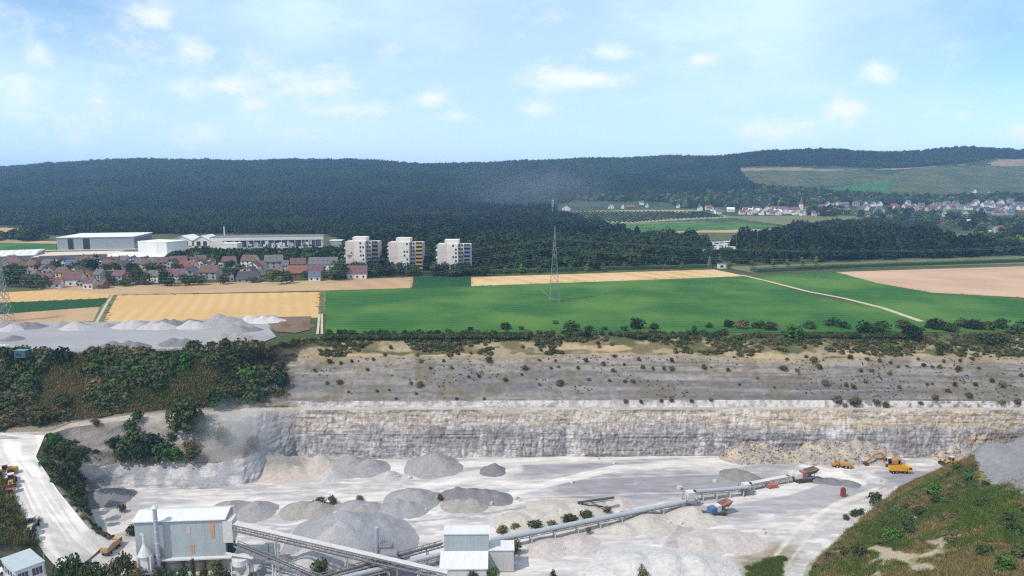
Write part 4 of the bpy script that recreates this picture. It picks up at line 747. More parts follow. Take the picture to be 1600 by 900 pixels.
# maize strips and orchard
def hedge_strip(name, pl, w, h, m):
    q = flat([(a, b) for a, b in pl], 0); mb = MB()
    for a, b in zip(q[:-1], q[1:]):
        k = int(np.linalg.norm(b-a)/3)+1
        for i in range(k):
            p0 = a+(b-a)*i/k; p1 = a+(b-a)*(i+1)/k; hh = h*random.uniform(.9, 1.1); mb.bar((p0[0], p0[1], hh/2), (p1[0], p1[1], hh/2), w*random.uniform(.9, 1.1), hh)
    return struct(name, mb.mesh(name, m), 'stuff')
maize = mat('maize_leaves', c(64, 92, 52), c(44, 70, 40), scale=1.2, rough=.9)
hedge_strip('maize_strip', [(548,433),(640,430),(740,428),(900,423),(1110,418)], 7, 2.4, maize); hedge_strip('maize_strip', [(515,437),(560,434),(600,432)], 5, 1.8, maize)
hedge_strip('maize_strip', [(1178,425),(1300,419),(1450,414),(1600,409),(1800,402)], 8, 2.3, maize)
pts = []
for k in range(34):
    x0 = 880+k*6.4; a = G(x0+4, 331.5); b = G(x0+38+k*.9, 349-abs(k-17)*.15)
    for t in np.linspace(0, 1, 60):
        p = a+(b-a)*t
        X_, Y_ = p[0], p[1]; z = float(TZ(X_, Y_)); q = proj(np.array([X_, Y_, z])); 
        if inpoly(np.array([q[0]]), np.array([q[1]]), [(872,332),(1000,329),(1080,329),(1140,339),(1050,343),(960,350),(930,345)])[0]: pts.append((X_, Y_, z))
n = len(pts); s = rng.uniform(1.8, 2.6, n); gn_scatter('orchard_rows', pts, [kinds2[0], kinds2[1]], np.stack([s, s, s*.9], -1), rng.uniform(0, 6.28, n), rng.choice(2, n)); print('orchard', n)
drape('orchard_grass', [(868,331),(1000,328),(1085,328),(1150,340),(1050,345),(950,352),(925,346)], mat('orchard_ground', c(146, 152, 112), c(126, 138, 100), scale=.05), .3)
# ================================================================== BUILDINGS
wallw = mat('white_render', c(244, 243, 240), c(228, 226, 224), scale=.4, rough=.8)
WM = {'white': wallw, 'cream': mat('cream_render', c(232, 220, 190), c(214, 200, 170), scale=.4), 'yellow': mat('yellow_render', c(226, 196, 130), c(208, 178, 116), scale=.4), 'orange': mat('orange_render', c(224, 138, 78), c(206, 122, 70), scale=.4),
      'grey': mat('grey_render', c(184, 186, 190), c(160, 162, 168), scale=.4), 'brick': mat('brick_wall', c(150, 104, 88), c(124, 88, 76), scale=2), 'blue': mat('pale_blue_render', c(190, 206, 226), c(172, 190, 212), scale=.4), 'peach': mat('peach_render', c(218, 186, 160), c(200, 168, 144), scale=.4), 'green': mat('mint_render', c(176, 200, 180), c(160, 186, 166), scale=.4)}
def tile(n_, a, b): return mat(n_, a, b, scale=1.2, stretch=(1, 1, 3), rough=.8, bump=.2, detail=5)
RM = {'red': tile('red_roof_tiles', c(148, 88, 80), c(118, 74, 70)), 'orange': tile('orange_roof_tiles', c(150, 104, 84), c(122, 86, 72)), 'brown': tile('brown_roof_tiles', c(124, 98, 90), c(98, 80, 76)), 'plum': tile('plum_roof_tiles', c(126, 92, 98), c(102, 78, 86)),
      'grey': tile('grey_roof_tiles', c(122, 120, 124), c(98, 98, 104)), 'dark': tile('dark_roof_slates', c(84, 84, 94), c(68, 68, 78)), 'blue': tile('blue_roof_slates', c(102, 120, 146), c(82, 98, 124)), 'white': mat('white_roof_sheet', c(240, 243, 248), c(222, 226, 232), scale=.3)}
glass = mat('window_glass', c(58, 66, 80), c(40, 46, 58), scale=2, rough=.15, spec=.5)
winm = MB().box(0, 0, 0, 1.15, .06, 1.3).mesh('window', glass); winbig = MB().box(0, 0, 0, 2.0, .06, 1.5).mesh('wide_window', glass)
chim = MB().box(0, 0, 0, .6, .6, 1.5).mesh('chimney', mat('chimney_brick', c(140, 96, 84), c(110, 80, 72)))
dorm = {}
def house(label, px, py, w, roof, wall, o='e', d=None, h=4.6, rh=None, yaw=0, win=True, group='houses of the near village', name='house', ch=True, z=None):
    p = G(px, py) if z is None else P(px, py, z); s = ppm(p); W_ = w/s; D_ = d or min(10, max(6.5, W_*.8)); p = p+np.array([0, D_/2, 0])*.5
    r = thing(name, label, 'house', p-np.array([0, 0, .2]), R(yaw), group)
    if o == 'g': L_, B_ = D_, W_; rot = True
    else: L_, B_ = W_, D_; rot = False
    rh = rh or min(4.2, B_*.42)
    mb = MB(); pts = [(-B_/2, 0), (B_/2, 0), (B_/2, h), (0, h+rh), (-B_/2, h)]
    (mb.prism(pts, -L_/2, L_/2) if rot else mb.prismx(pts, -L_/2, L_/2)); mb.build('wall', WM[wall], r)
    mb = MB(); e = .45; th = .22; sl = rh/(B_/2)
    for sg in (-1, 1):
        q = [(0, h+rh+th+.04), (sg*(B_/2+e), h-e*sl+th+.04), (sg*(B_/2+e), h-e*sl+.04), (0, h+rh+.04)]
        (mb.prism(q, -L_/2-.3, L_/2+.3) if rot else mb.prismx(q, -L_/2-.3, L_/2+.3))
    rf = mb.build('roof', RM[roof], r)
    if ch: cc = addobj('chimney', chim, rf); cc.location = ((0.8, L_*.2, h+rh-.5) if rot else (L_*.25, .6, h+rh-.6))
    if win:
        if rot:
            xs_ = [-B_*.25, B_*.25]; rows = [1.0]+([3.6] if h > 4 else []); 
            for x in xs_:
                for zz in rows: q = addobj('window', winm, r); q.location = (x, -L_/2-.05, zz)
            q = addobj('window', winm, r); q.location = (0, -L_/2-.05, h+rh*.25)
        else:
            nn = max(2, int(L_/3.2)); rows = [1.0]+([3.2] if h > 4.4 else [])
            for k in range(nn):
                for zz in rows: q = addobj('window', winm, r); q.location = (-L_/2+(k+.5)*L_/nn, -B_/2-.05, zz)
            # roof lights on the slope
            for k in range(max(1, nn-1)):
                f_ = .45; yy = -B_/2*(1-f_); q = addobj('skylight', winm, rf); q.scale = (.7, 1, .7); q.location = (-L_/2+(k+1)*L_/nn, yy-.1, h+rh*f_+.16); q.rotation_euler = (-math.atan2(B_/2, rh), 0, 0)
    return r
RN = {'red': 'red', 'orange': 'orange brown', 'brown': 'brown', 'plum': 'plum', 'grey': 'grey', 'dark': 'dark slate', 'blue': 'blue slate', 'white': 'white'}
# (px, base py, width px, roof, wall, orientation, wall height, note)
HS = [(3,424,12,'grey','white','e',4.5),(24,422,22,'brown','peach','e',4.8),(38,420,9,'grey','cream','g',4.8),(50,423,14,'brown','peach','e',4.6),(61,421,9,'brown','yellow','g',5),(75,422,15,'grey','grey','e',5),(98,420,12,'dark','white','g',5.2),(111,421,14,'blue','blue','e',4.4),(118,425,8,'brown','cream','g',3.0),(123,416,10,'brown','cream','e',4.5),(140,416,18,'plum','white','e',4.8),(156,417,9,'dark','white','g',4.8),(70,429,12,'brown','grey','e',4),
      (50,437,16,'grey','grey','e',4.0),(68,442,18,'plum','white','e',3.6),(76,432,16,'brown','grey','g',5),(84,448,19,'plum','white','e',2.6),(98,436,17,'orange','yellow','e',5),(113,444,28,'plum','white','e',3.8),(134,438,15,'orange','yellow','g',4.2),(139,449,13,'plum','white','e',3.6),(128,446,9,'grey','green','g',2.4),(156,440,12,'grey','grey','e',5.2),(160,449,8,'brown','brick','e',2.4),
      (187,440,19,'plum','blue','e',4.4),(202,440,8,'orange','orange','g',4.6),(208,440,5,'grey','white','g',3.2),(170,421,17,'orange','cream','e',4),(194,421,17,'dark','cream','e',3.8),(182,415,12,'brown','cream','e',4.4),(207,419,9,'dark','white','g',4.6),(222,420,18,'red','cream','e',4.2),(237,417,12,'grey','white','e',4.2),(252,417,20,'red','white','e',4.2),(278,417,24,'brown','grey','e',4.4),(293,424,23,'red','white','e',4.0),(304,418,12,'grey','white','g',5),(304,410,18,'brown','cream','e',4),
      (242,439,20,'grey','white','e',4),(262,436,9,'red','cream','g',5),(276,438,26,'plum','white','e',3.8),(297,432,16,'dark','grey','e',4.4),(313,413,16,'brown','cream','e',4.6),(321,422,9,'dark','white','g',4.4),(329,422,6,'dark','white','e',4),(327,434,27,'brown','grey','e',4.4),(344,415,6,'grey','white','g',4),(358,416,18,'brown','grey','e',4.6),(390,415,22,'brown','white','e',4.6),(381,412,6,'grey','white','g',5),(397,424,15,'plum','white','g',4.4),(407,422,14,'plum','blue','e',4.2),(391,431,15,'dark','cream','g',3.8),(387,439,30,'dark','grey','e',2.2),(427,417,26,'grey','grey','e',4.8),(410,433,8,'orange','orange','e',2.4),(360,437,10,'grey','grey','g',3.4),(379,426,7,'brown','cream','g',3),
      (465,421,22,'brown','brick','e',4.8),(463,431,28,'orange','brick','e',3),(505,423,42,'grey','white','e',5.4),(492,431,24,'red','brick','e',3.6),(491,437,17,'blue','white','e',3.0),(554,433,36,'plum','white','e',3.6),(446,422,9,'grey','blue','e',4.4),(540,426,10,'dark','grey','e',4),(436,428,8,'grey','white','e',3)]
for _k in range(20):
    HS.append((random.uniform(8, 330), random.uniform(412, 420), random.uniform(9, 14), random.choice(['brown', 'grey', 'dark', 'plum']), random.choice(['white', 'white', 'cream', 'grey']), random.choice('egg'), random.uniform(4, 5)))
HS = [(x, y, w*.93, {'red': random.choice(['red', 'brown', 'plum']), 'orange': random.choice(['orange', 'brown'])}.get(rf, rf), wl, o, h) for (x, y, w, rf, wl, o, h) in HS]
HS.sort(key=lambda q: (q[1], q[0]))
def rowname(py): return 'in the row along the stubble field' if py >= 435 else 'in the middle rows of the near village' if py >= 424 else 'in the back row below the halls'
WN = {'white': 'white', 'cream': 'cream', 'yellow': 'yellow', 'orange': 'orange', 'grey': 'grey', 'brick': 'brick', 'blue': 'pale blue', 'peach': 'peach', 'green': 'mint green'}
for (x, y, w, rf, wl, o, h) in HS:
    house(f'{WN[wl]} {"gable fronted" if o == "g" else "long" if w > 22 else "low" if h < 3.2 else "gabled"} house with {RN[rf]} roof {rowname(y)}', x, y+2, w*1.12, rf, wl, o, h=h*1.12, yaw=random.choice([-14, -8, 6, 10, 14, -4]) if w < 26 else 4)
# far village
FV = [(885,329,12,'red','white','g'),(932,327,18,'dark','brick','e'),(955,326,7,'grey','white','g'),(973,326,4,'grey','white','g'),(985,327,13,'orange','brick','e'),(1011,324,3,'grey','white','g'),(1003,320,6,'grey','white','e'),(1060,325,3.5,'grey','white','g'),(1094,329,6,'grey','white','g'),(1107,328,8,'orange','cream','e'),(1113,330,3,'grey','white','g'),(1126,331,14,'dark','grey','e'),(1122,334,10,'grey','white','e'),(1142,331,11,'white','white','e'),
      (1160,335,8,'red','white','e'),(1166,331,10,'orange','white','e'),(1178,333,16,'white','white','e'),(1182,329,10,'dark','white','e'),(1190,336,6,'red','white','g'),(1199,330,9,'brown','white','g'),(1212,329,14,'brown','cream','e'),(1214,335,14,'white','white','e'),(1206,336,6,'grey','grey','e'),(1226,334,10,'plum','white','g'),(1235,334,8,'grey','white','e'),(1222,330,10,'grey','grey','e'),(1243,336,6,'grey','white','g'),(1248,332,5,'red','white','g'),(1255,337,7,'grey','white','g'),(1262,330,26,'red','white','e'),(1272,337,7,'plum','white','e'),(1283,336,6,'red','white','g'),(1294,336,7,'orange','white','e'),(1285,326,8,'red','grey','e'),(1240,324,10,'orange','cream','e'),
      (1300,325,5,'grey','white','g'),(1306,323,6,'brown','white','g'),(1320,323,11,'grey','grey','e'),(1332,318,6,'grey','white','g'),(1338,322,9,'grey','grey','e'),(1352,322,6,'blue','white','g'),(1365,322,5,'blue','white','g'),(1375,322,6,'blue','white','g'),(1346,338,6,'white','white','g'),(1355,339,9,'brown','peach','e'),(1375,332,8,'brown','peach','e'),(1397,325,8,'red','brick','e'),(1416,326,8,'grey','cream','e'),(1429,326,7,'blue','white','g'),(1440,324,8,'plum','grey','e'),(1457,326,6,'grey','white','g'),(1465,323,10,'plum','white','e'),(1465,328,12,'plum','grey','e'),(1480,321,9,'grey','grey','e'),(1479,327,6,'grey','white','g'),(1491,326,6,'grey','white','g'),(1501,327,9,'blue','blue','e'),(1514,328,10,'grey','white','e'),
      (1526,319,7,'blue','white','g'),(1537,318,7,'blue','white','g'),(1540,323,9,'grey','white','e'),(1550,320,5,'grey','white','g'),(1558,316,4,'grey','white','e'),(1560,325,10,'grey','grey','e'),(1569,312,6,'grey','cream','e'),(1580,317,8,'grey','grey','e'),(1592,322,16,'plum','grey','e'),(1583,327,7,'blue','grey','e'),(1597,328,10,'grey','white','e'),(1545,333,12,'dark','grey','e'),(1560,336,14,'plum','grey','e'),(1578,336,12,'blue','grey','e'),(1597,336,10,'brown','brick','e'),
      (1475,338,7,'grey','white','g'),(1507,338,11,'grey','white','g'),(1491,344,7,'plum','white','g'),(1500,346,10,'plum','white','e'),(1479,350,12,'orange','brick','e'),(1510,352,12,'white','white','e'),(1526,353,16,'brown','grey','e'),(1540,358,16,'grey','grey','e'),(1551,364,11,'dark','white','g'),(1562,363,11,'red','white','e'),(1455,330,14,'brown','peach','e'),(1533,331,9,'blue','grey','e'),(1550,303,8,'dark','grey','e'),(1523,302,4,'grey','white','g'),(1600,312,8,'grey','grey','e'),(1498,352,5,'grey','white','g')]
for _k in range(46):
    FV.append((random.uniform(1290, 1605), random.uniform(319, 335), random.uniform(4.5, 8.5), random.choice(['grey', 'plum', 'brown', 'dark', 'blue', 'red']), random.choice(['white', 'white', 'white', 'cream', 'grey']), random.choice('egg')))
for _k in range(14): FV.append((random.uniform(1155, 1290), random.uniform(331, 337), random.uniform(5, 9), random.choice(['grey', 'plum', 'red', 'orange']), 'white', random.choice('egg')))
def farplace(x, y): return 'by the orchard below the forest' if x < 1020 else 'at the near end of the church village' if x < 1150 else 'in the church village behind the field' if x < 1297 else 'beneath the vineyard slope' if y < 330 and x < 1450 else 'in the hillside village under the vineyards' if y < 330 else 'in the lower hamlet behind the dark wood'
for (x, y, w, rf, wl, o) in sorted(FV, key=lambda q: (q[1], q[0])):
    house(f'{WN[wl]} {"gable fronted " if o == "g" else "long " if w > 11 else ""}house with {RN[rf]} roof {farplace(x, y)}', x, y, w*1.05, rf, wl, o, d=9, h=5.2, rh=4.4 if o == 'g' else 3.6, yaw=random.choice([-8, 0, 6, 10]), win=w > 6, group='houses of the distant villages', name='distant_house', ch=False)
# church
p = G(1251, 334); r = thing('village_church', 'white church tower with pointed red brown spire above red roofs', 'church', p, 0)
MB().box(0, 0, 0, 5.5, 5.5, 17).build('tower', wallw, r); mb = MB(); mb.add([(-2.9, -2.9, 17), (2.9, -2.9, 17), (2.9, 2.9, 17), (-2.9, 2.9, 17), (0, 0, 31)], [(0, 1, 4), (1, 2, 4), (2, 3, 4), (3, 0, 4), (3, 2, 1, 0)]); mb.build('spire', RM['orange'], r)
mb = MB(); mb.box(-12, 0, 0, 18, 9, 8); mb.build('nave', wallw, r); mb = MB(); mb.prismx([(-5.2, 8), (5.2, 8), (0, 12.5)], -21.5, -2.8); mb.build('nave_roof', RM['red'], r); q = addobj('window', winm, r); q.location = (0, -2.8, 12)
# ---- blocks placed by their ground corners
def parallel(A, B, C_): A = np.array(A); B = np.array(B); C_ = np.array(C_); return A, B, C_, A+(C_-B)
def slab(name, label, cat, a, b, cpt, h, wm, rm, roof_rise=0, over=.6, parts=None, dep=None):
    A = G(*a); B = G(*b); C_ = G(*cpt); o = A.copy(); r = thing(name, label, cat, o, math.atan2(B[1]-A[1], B[0]-A[0])); L_ = float(np.linalg.norm((B-A)[:2]))
    D_ = dep or float(np.linalg.norm((C_-B)[:2])); MB().box(L_/2, D_/2, 0, L_, D_, h).build('wall', wm, r)
    mb = MB()
    if roof_rise: mb.prismx([(-over, h+.05), (D_+over, h+.05), (D_/2, h+roof_rise)], -over, L_+over)
    else: mb.box(L_/2, D_/2, h+.02, L_+over*2, D_+over*2, .5)
    mb.build('roof', rm, r); return r, L_, D_
steel = mat('grey_blue_cladding', c(176, 188, 198), c(158, 170, 182), scale=.6, stretch=(4, 4, .2), rough=.5, bump=.15)
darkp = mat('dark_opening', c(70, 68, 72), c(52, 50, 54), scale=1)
whitem = mat('white_metal', c(236, 240, 244), c(216, 220, 226), scale=.5, rough=.5)
r, L_, D_ = slab('logistics_hall', 'large grey blue hall with white roof above the near village', 'hall', (90,391), (210,389), (236,381), 11.5, steel, RM['white'], 0, .5)
for x0, w0 in ((.14, 4.5), (.335, 5.5)): MB().box(L_*x0+w0/2, -.12, .1, w0, .2, 10.5).build('gate', darkp, r)
MB().box(L_+.12, D_/2, 5.5, .2, D_*.9, 4.5).build('side_strip', mat('side_cladding', c(112, 112, 118), c(132, 132, 138), scale=1), r)
MB().box(L_/2-2, -3.2, -.3, L_+14, 6, .6).build('loading_apron', mat('apron_concrete', c(226, 222, 216)), r)
r, L_, D_ = slab('storage_tower', 'tall windowless white block beside the grey blue hall', 'building', (217,404), (262,406), (266,403), 14, whitem, RM['white'], 0, .2, dep=22)
MB().box(L_*.5, -.12, 2, L_*.36, .2, 12).build('panel', RM['white'], r)
r, L_, D_ = slab('low_white_hall', 'low white hall roof in front of the storage tower', 'hall', (150,409), (272,409), (262,402), 3.6, whitem, RM['white'], 0, .4)
r, L_, D_ = slab('sawtooth_hall', 'white sawtooth roofed works hall beyond the house roofs', 'hall', (-70,412), (55,407), (55,402), 4.0, WM['grey'], RM['white'], 0, .3, dep=60)
for k in range(9): MB().prismx([(0, 4.5), (D_, 4.5), (D_*.5, 5.6)], L_*k/9+.3, L_*(k+1)/9-.5).build('roof_light', RM['white'], r)
r, L_, D_ = slab('red_trimmed_hall', 'long low hall with a dull red band under a pale roof', 'hall', (50,409), (172,406), (150,401), 3.2, mat('dull_red_panel', c(170, 110, 100), c(140, 96, 92), scale=.5), mat('pale_roof', c(228, 214, 200)), 0, .3, dep=45)
r, L_, D_ = slab('terraced_row', 'long dark roofed terrace running behind the village houses', 'building', (60,413), (165,409.5), (165,407), 3.4, WM['grey'], RM['dark'], 2.6, .3, dep=10)
r, L_, D_ = slab('white_pavilion', 'small flat white pavilion behind the plum roofed houses', 'building', (132,410), (148,409), (150,406), 4.2, wallw, RM['white'], 0, .5, dep=9)
# open works hall
r, L_, D_ = slab('works_hall', 'long white works hall with open glazed front and dark roof', 'hall', (329,391), (505,388), (505,385.5), 11.5, whitem, mat('dark_red_brown_roof', c(150, 136, 134), c(120, 108, 108)), 0, .5, dep=24)
MB().box(L_/2, -.45, 8.6, L_+.6, .5, 2.9).build('fascia', RM['white'], r); MB().box(L_*.56, -.2, 2.2, L_*.84, .2, 6.6).build('front_glazing', darkp, r)
pb = mat('blue_panel', c(84, 108, 150)); pw = mat('pale_panel', c(200, 206, 216)); pg_ = mat('grey_panel', c(140, 144, 152))
for k in range(34):
    x = L_*(.16+.82*k/34); q = random.random(); m_ = [pb, pw, whitem, pg_][int(q*4)]; 
    if random.random() < .75: MB().box(x, -.38, 2.2+random.uniform(0, 2.5), L_/40*random.uniform(.7, 1.6), .15, random.uniform(2, 4.5)).build('panel', m_, r)
for k in range(15): MB().box(L_*(.14+.85*k/14), -.75, 0, .45, .4, 9).build('column', whitem, r)
MB().box(L_*.56, -1.6, 0, L_*.86, 2.2, 2.0).build('base_wall', mat('base_concrete', c(226, 228, 226)), r)
MB().box(L_*.06, -.9, 0, L_*.1, 1.2, 9.2).build('stair_block', wallw, r)
p = G(339, 386); q = thing('flue', 'slim pale flue standing behind the works hall roof', 'chimney', p+np.array([0, 20, 0])); MB().tube((0, 0, 0), (0, 0, 19), .7, .6).build('pipe', whitem, q); MB().tube((0, 0, 19), (0, 0, 20), .8, .8).build('cap', pg_, q)
r, L_, D_ = slab('white_annex', 'white annex building among trees below the works hall', 'building', (345,393), (371,393), (374,388), 7, wallw, RM['white'], 0, .2, dep=12)
for (x0, x1, lab) in ((270, 300, 'white gabled shed nearest the storage tower'), (303, 328, 'white gabled shed beside the works hall')):
    A = G(x0, 384); B = G(x1, 384); L_ = B[0]-A[0]; r = thing('gabled_shed', lab, 'building', A, 0); MB().prism([(0, 0), (L_, 0), (L_, 5.2), (L_/2, 9.6), (0, 5.2)], 0, 26).build('wall', wallw, r)
    mb = MB(); mb.prism([(-.8, 4.9), (L_/2, 9.7), (L_+.8, 4.9), (L_+.8, 5.4), (L_/2, 10.2), (-.8, 5.4)], -.6, 26.6); mb.build('roof', RM['white'], r)
    for k in range(2): MB().box(L_*(.3+.4*k), -.12, .3, 3.6, .2, 4.2).build('gate', darkp, r)
q = thing('spoil_heap', 'pale brown spoil heap left of the works hall', 'earth heap', G(290, 391)); mb = MB()
def heap_mesh(name, cones, m, res=1.0, slope=.62, seed=0, noise=.35, flat_=None):
    xs_ = [a[0] for a in cones]; ys_ = [a[1] for a in cones]; hm_ = max(a[2] for a in cones); e = hm_/slope+1.5; gx_ = np.arange(min(xs_)-e, max(xs_)+e+res, res); gy_ = np.arange(min(ys_)-e, max(ys_)+e+res, res)
    X, Y = np.meshgrid(gx_, gy_); Z = np.full(X.shape, -9.)
    wx = X+(fbm(X*.22, Y*.22, seed+1, 3)-.5)*2.0; wy = Y+(fbm(X*.22+9, Y*.22, seed+2, 3)-.5)*2.0
    for a in cones:
        rr = np.hypot(wx-a[0], wy-a[1]); R_ = 1.28*a[2]/slope; hh = np.where(rr < R_, a[2]*np.clip(1-rr/R_, 0, 1)**1.22, -.35*(rr-R_)); 
        if len(a) > 3: hh = np.minimum(hh, a[3]+(fbm(X*.3, Y*.3, seed+5, 3)-.5)*.5)
        Z = np.maximum(Z, hh)
    Z = Z+(fbm(X*.5, Y*.5, seed+3, 4)-.5)*noise*1.7*np.clip(Z/1.5, .15, 1)+(fbm(X*.15, Y*.15, seed+8, 2)-.5)*1.3*np.clip(Z/3, 0, 1)+(fbm(np.arctan2(Y-ys_[0], X-xs_[0])*6, X*0, seed+4, 3)-.5)*noise*np.clip(Z/3, 0, 1)
    nx = len(gx_); i = np.arange(len(gy_)-1)[:, None]*nx+np.arange(nx-1)[None]; F = np.stack([i, i+1, i+1+nx, i+nx], -1).reshape(-1, 4); F = F[(Z.ravel()[F] > -.25).any(1)]
    Z = np.maximum(Z, -.5); us = np.unique(F); rm_ = np.full(X.size, -1); rm_[us] = np.arange(len(us))
    return mesh_np(name, np.stack([X, Y, Z], -1).reshape(-1, 3)[us], rm_[F], m, None, True)
addobj('heap', heap_mesh('heap', [(0, 0, 5), (8, 1, 4.5), (14, 0, 3.5)], mat('brown_spoil', c(188, 168, 150), c(150, 130, 112), scale=.4)), q)
# ---- apartment blocks
def balcony(parent, x, y, z, w, d, m): 
    return MB().box(x, y, z, w, d, 1.1).build('balcony', m, parent)
def apartment(label, pxl, pxr, py, pytop, accent, shade, deep):
    A = G(pxl, py); B = G(pxr, py); W_ = B[0]-A[0]; h = ztop(A, pytop); n_ = 8; fh = h/n_
    r = thing('apartment_block', label, 'apartment block', (A[0], A[1], 0), R(-2), 'apartment towers before the forest')
    lm = mat('tower_wall', c(222, 216, 212), c(206, 200, 198), scale=.5); lw = mat('tower_wall_light', c(236, 233, 232), c(222, 219, 220), scale=.5)
    MB().box(W_*.17, 7, 0, W_*.32, 12, h).build('side_wing', lm, r); MB().box(W_*.47, 5, 0, W_*.34, 13, h+.4).build('centre_wing', lw, r); MB().box(W_*.81, 8.2, 0, W_*.37, 12, h-.2).build('side_wing', mat('tower_wall_grey', c(206, 204, 208), c(190, 188, 194), scale=.5), r)
    MB().box(W_*.44, 6, h+.4, W_*.42, 9, 2.6).build('penthouse', lw, r)
    for k in range(n_): balcony(r, -.5, 6, .4+k*fh, 1.2, 7, accent if k % 2 else lw); balcony(r, W_*.9, 1.9, .3+k*fh, W_*.19, 1.2, accent); MB().box(W_*.9, 2.17, 1.5+k*fh, W_*.18, .12, fh-1.3).build('balcony_door', darkp, r)
    for k in range(n_):
        zz = 1.2+k*fh
        q = addobj('window', winm, r); q.location = (W_*.31, 1.0-.06, zz); q.scale = (.8, 1, 1.1)
        for xx in (.5, .58):
            if random.random() < .6: q = addobj('window', winm, r); q.location = (W_*xx, -1.56, zz)
        for xx in (.68, .75): q = addobj('window', winm, r); q.location = (W_*xx, 2.14, zz)
    MB().box(W_*.305, .8, .5, W_*.035, .5, h-1.5).build('stair_strip', mat('grey_render_strip', c(150, 150, 156)), r)
    return r
apartment('tallest apartment tower with dark balconies behind the long roofed house', 540, 591, 428, 377.5, mat('dark_balcony', c(120, 116, 118)), 0, 0)
apartment('apartment tower with orange yellow balconies half hidden by trees', 607, 660, 427, 379, mat('orange_balcony', c(214, 176, 120)), 0, 0)
apartment('apartment tower with blue balconies nearest the pylon', 683, 735, 429, 382, mat('blue_balcony', c(120, 146, 192)), 0, 0)
r, L_, D_ = slab('low_apartment_house', 'low white building behind the tower with orange balconies', 'building', (592,386), (614,385), (616,381), 7, wallw, RM['white'], 0, .3, dep=12)
r, L_, D_ = slab('low_apartment_house', 'pale low building between works hall and apartment tower', 'building', (515,386), (534,386), (536,382), 6, WM['grey'], RM['white'], 0, .3, dep=12)
# campsite caravans
cvm = MB().box(0, 0, .5, 6, 2.4, 2.2).mesh('body', whitem); cvw = MB().box(0, -1.23, 1.4, 3.5, .05, .7).mesh('window', glass); whl = MB().tube((-.3, -1.1, .35), (-.3, -1.25, .35), .36, .36, 10).mesh('wheel', mat('tyre', c(40, 40, 42)))
first = None
spots = [(x, y) for y in (383, 387, 391, 395) for x in range(1098, 1150, 9)]
random.shuffle(spots)
for i, (x, y) in enumerate(spots[:22]+[(1182, 379), (1200, 380), (1246, 379), (1232, 380), (1160, 386)]):
    p = P(x+random.uniform(-3, 3), y+random.uniform(-1, 1), 0.05); lab = 'white parked caravan in the clearing behind the dark wood' if x < 1155 else 'white parked caravan half hidden among the trees'
    if first is None:
        first = thing('caravan', lab, 'caravan', p, random.uniform(-.5, .5), 'white caravans in the woodland clearing'); addobj('body', cvm, first); addobj('window', cvw, first); addobj('wheel', whl, first); MB().bar((3, 0, .6), (4.2, 0, .5), .12).build('drawbar', pg_, first); first.scale = (1.3,)*3
    else: dup(first, p, random.uniform(-.6, .6), lab)
field('campsite_grass', [(1092,398),(1100,379),(1160,378),(1150,398)], olive)
p = G(1128, 419); q = thing('field_hut', 'small pale hut at the end of the wheat strip', 'hut', p); MB().box(0, 0, 0, 6, 4.5, 3.4).build('wall', wallw, q); MB().box(0, 0, 3.42, 6.6, 5, .3).build('roof', RM['grey'], q); MB().box(-.8, -2.28, .8, 2.2, .1, 1.6).build('gate', darkp, q)
# ---- pylons, masts
galv = mat('galvanised_steel', c(150, 162, 160), c(132, 144, 142), scale=2, rough=.5, metal=.3)
def pylon(name, label, base, H, w0, arms, rz=0):
    r = thing(name, label, 'pylon', base, rz); mb = MB(); lv = [0, .12, .26, .38, .5, .6, .7, .79, .87, .94, 1]; wd = lambda t: w0*(1-t)**1.15*.5+.22
    for s1, s2 in ((1, 1), (1, -1), (-1, 1), (-1, -1)):
        for a, b in zip(lv[:-1], lv[1:]): mb.bar((s1*wd(a), s2*wd(a), a*H), (s1*wd(b), s2*wd(b), b*H), .1 if a < .5 else .08)
    mb.build('corner_legs', galv, r); mb = MB()
    for a, b in zip(lv[:-1], lv[1:]):
        for s in (1, -1):
            mb.bar((-wd(a), s*wd(a), a*H), (wd(b), s*wd(b), b*H), .08); mb.bar((wd(a), s*wd(a), a*H), (-wd(b), s*wd(b), b*H), .11); mb.bar((s*wd(a), -wd(a), a*H), (s*wd(b), wd(b), b*H), .11); mb.bar((s*wd(a), wd(a), a*H), (s*wd(b), -wd(b), b*H), .11)
            mb.bar((-wd(b), s*wd(b), b*H), (wd(b), s*wd(b), b*H), .12); mb.bar((s*wd(b), -wd(b), b*H), (s*wd(b), wd(b), b*H), .12)
    mb.build('lattice', galv, r)
    for (t, L_) in arms:
        mb = MB(); z = t*H
        for s in (1, -1): mb.bar((0, s*.3, z), (0, s*L_, z), .16); mb.bar((0, s*.3, z+1.4), (0, s*L_, z+.05), .12); mb.tube((0, s*L_, z), (0, s*L_, z-1.3), .1)
        mb.build('crossarm', galv, r)
    return r
pb_ = P(866, 471.5, 0); H1 = ztop(pb_, 354); pylon('lattice_pylon', 'tall slender lattice pylon standing in the green field', pb_, H1, 5.0, [(.62, 4.2), (.75, 5.2), (.88, 3.4)])
pl_ = P(10, 503, 0); H2 = ztop(pl_, 425); pylon('lattice_pylon', 'lattice pylon at the edge of the gravel yard', pl_, H2*1.25, 4.2, [(.7, 4.0), (.82, 4.8), (.92, 3.2)])
pr_ = np.array([470., 395., 0.]); ppz = G(1108, 419); pylon('small_pylon', 'small distant pylon beside the field hut', ppz, 9, 2.6, [(.8, 1.6)])
wire = mat('wire', c(132, 142, 148), rough=.5)
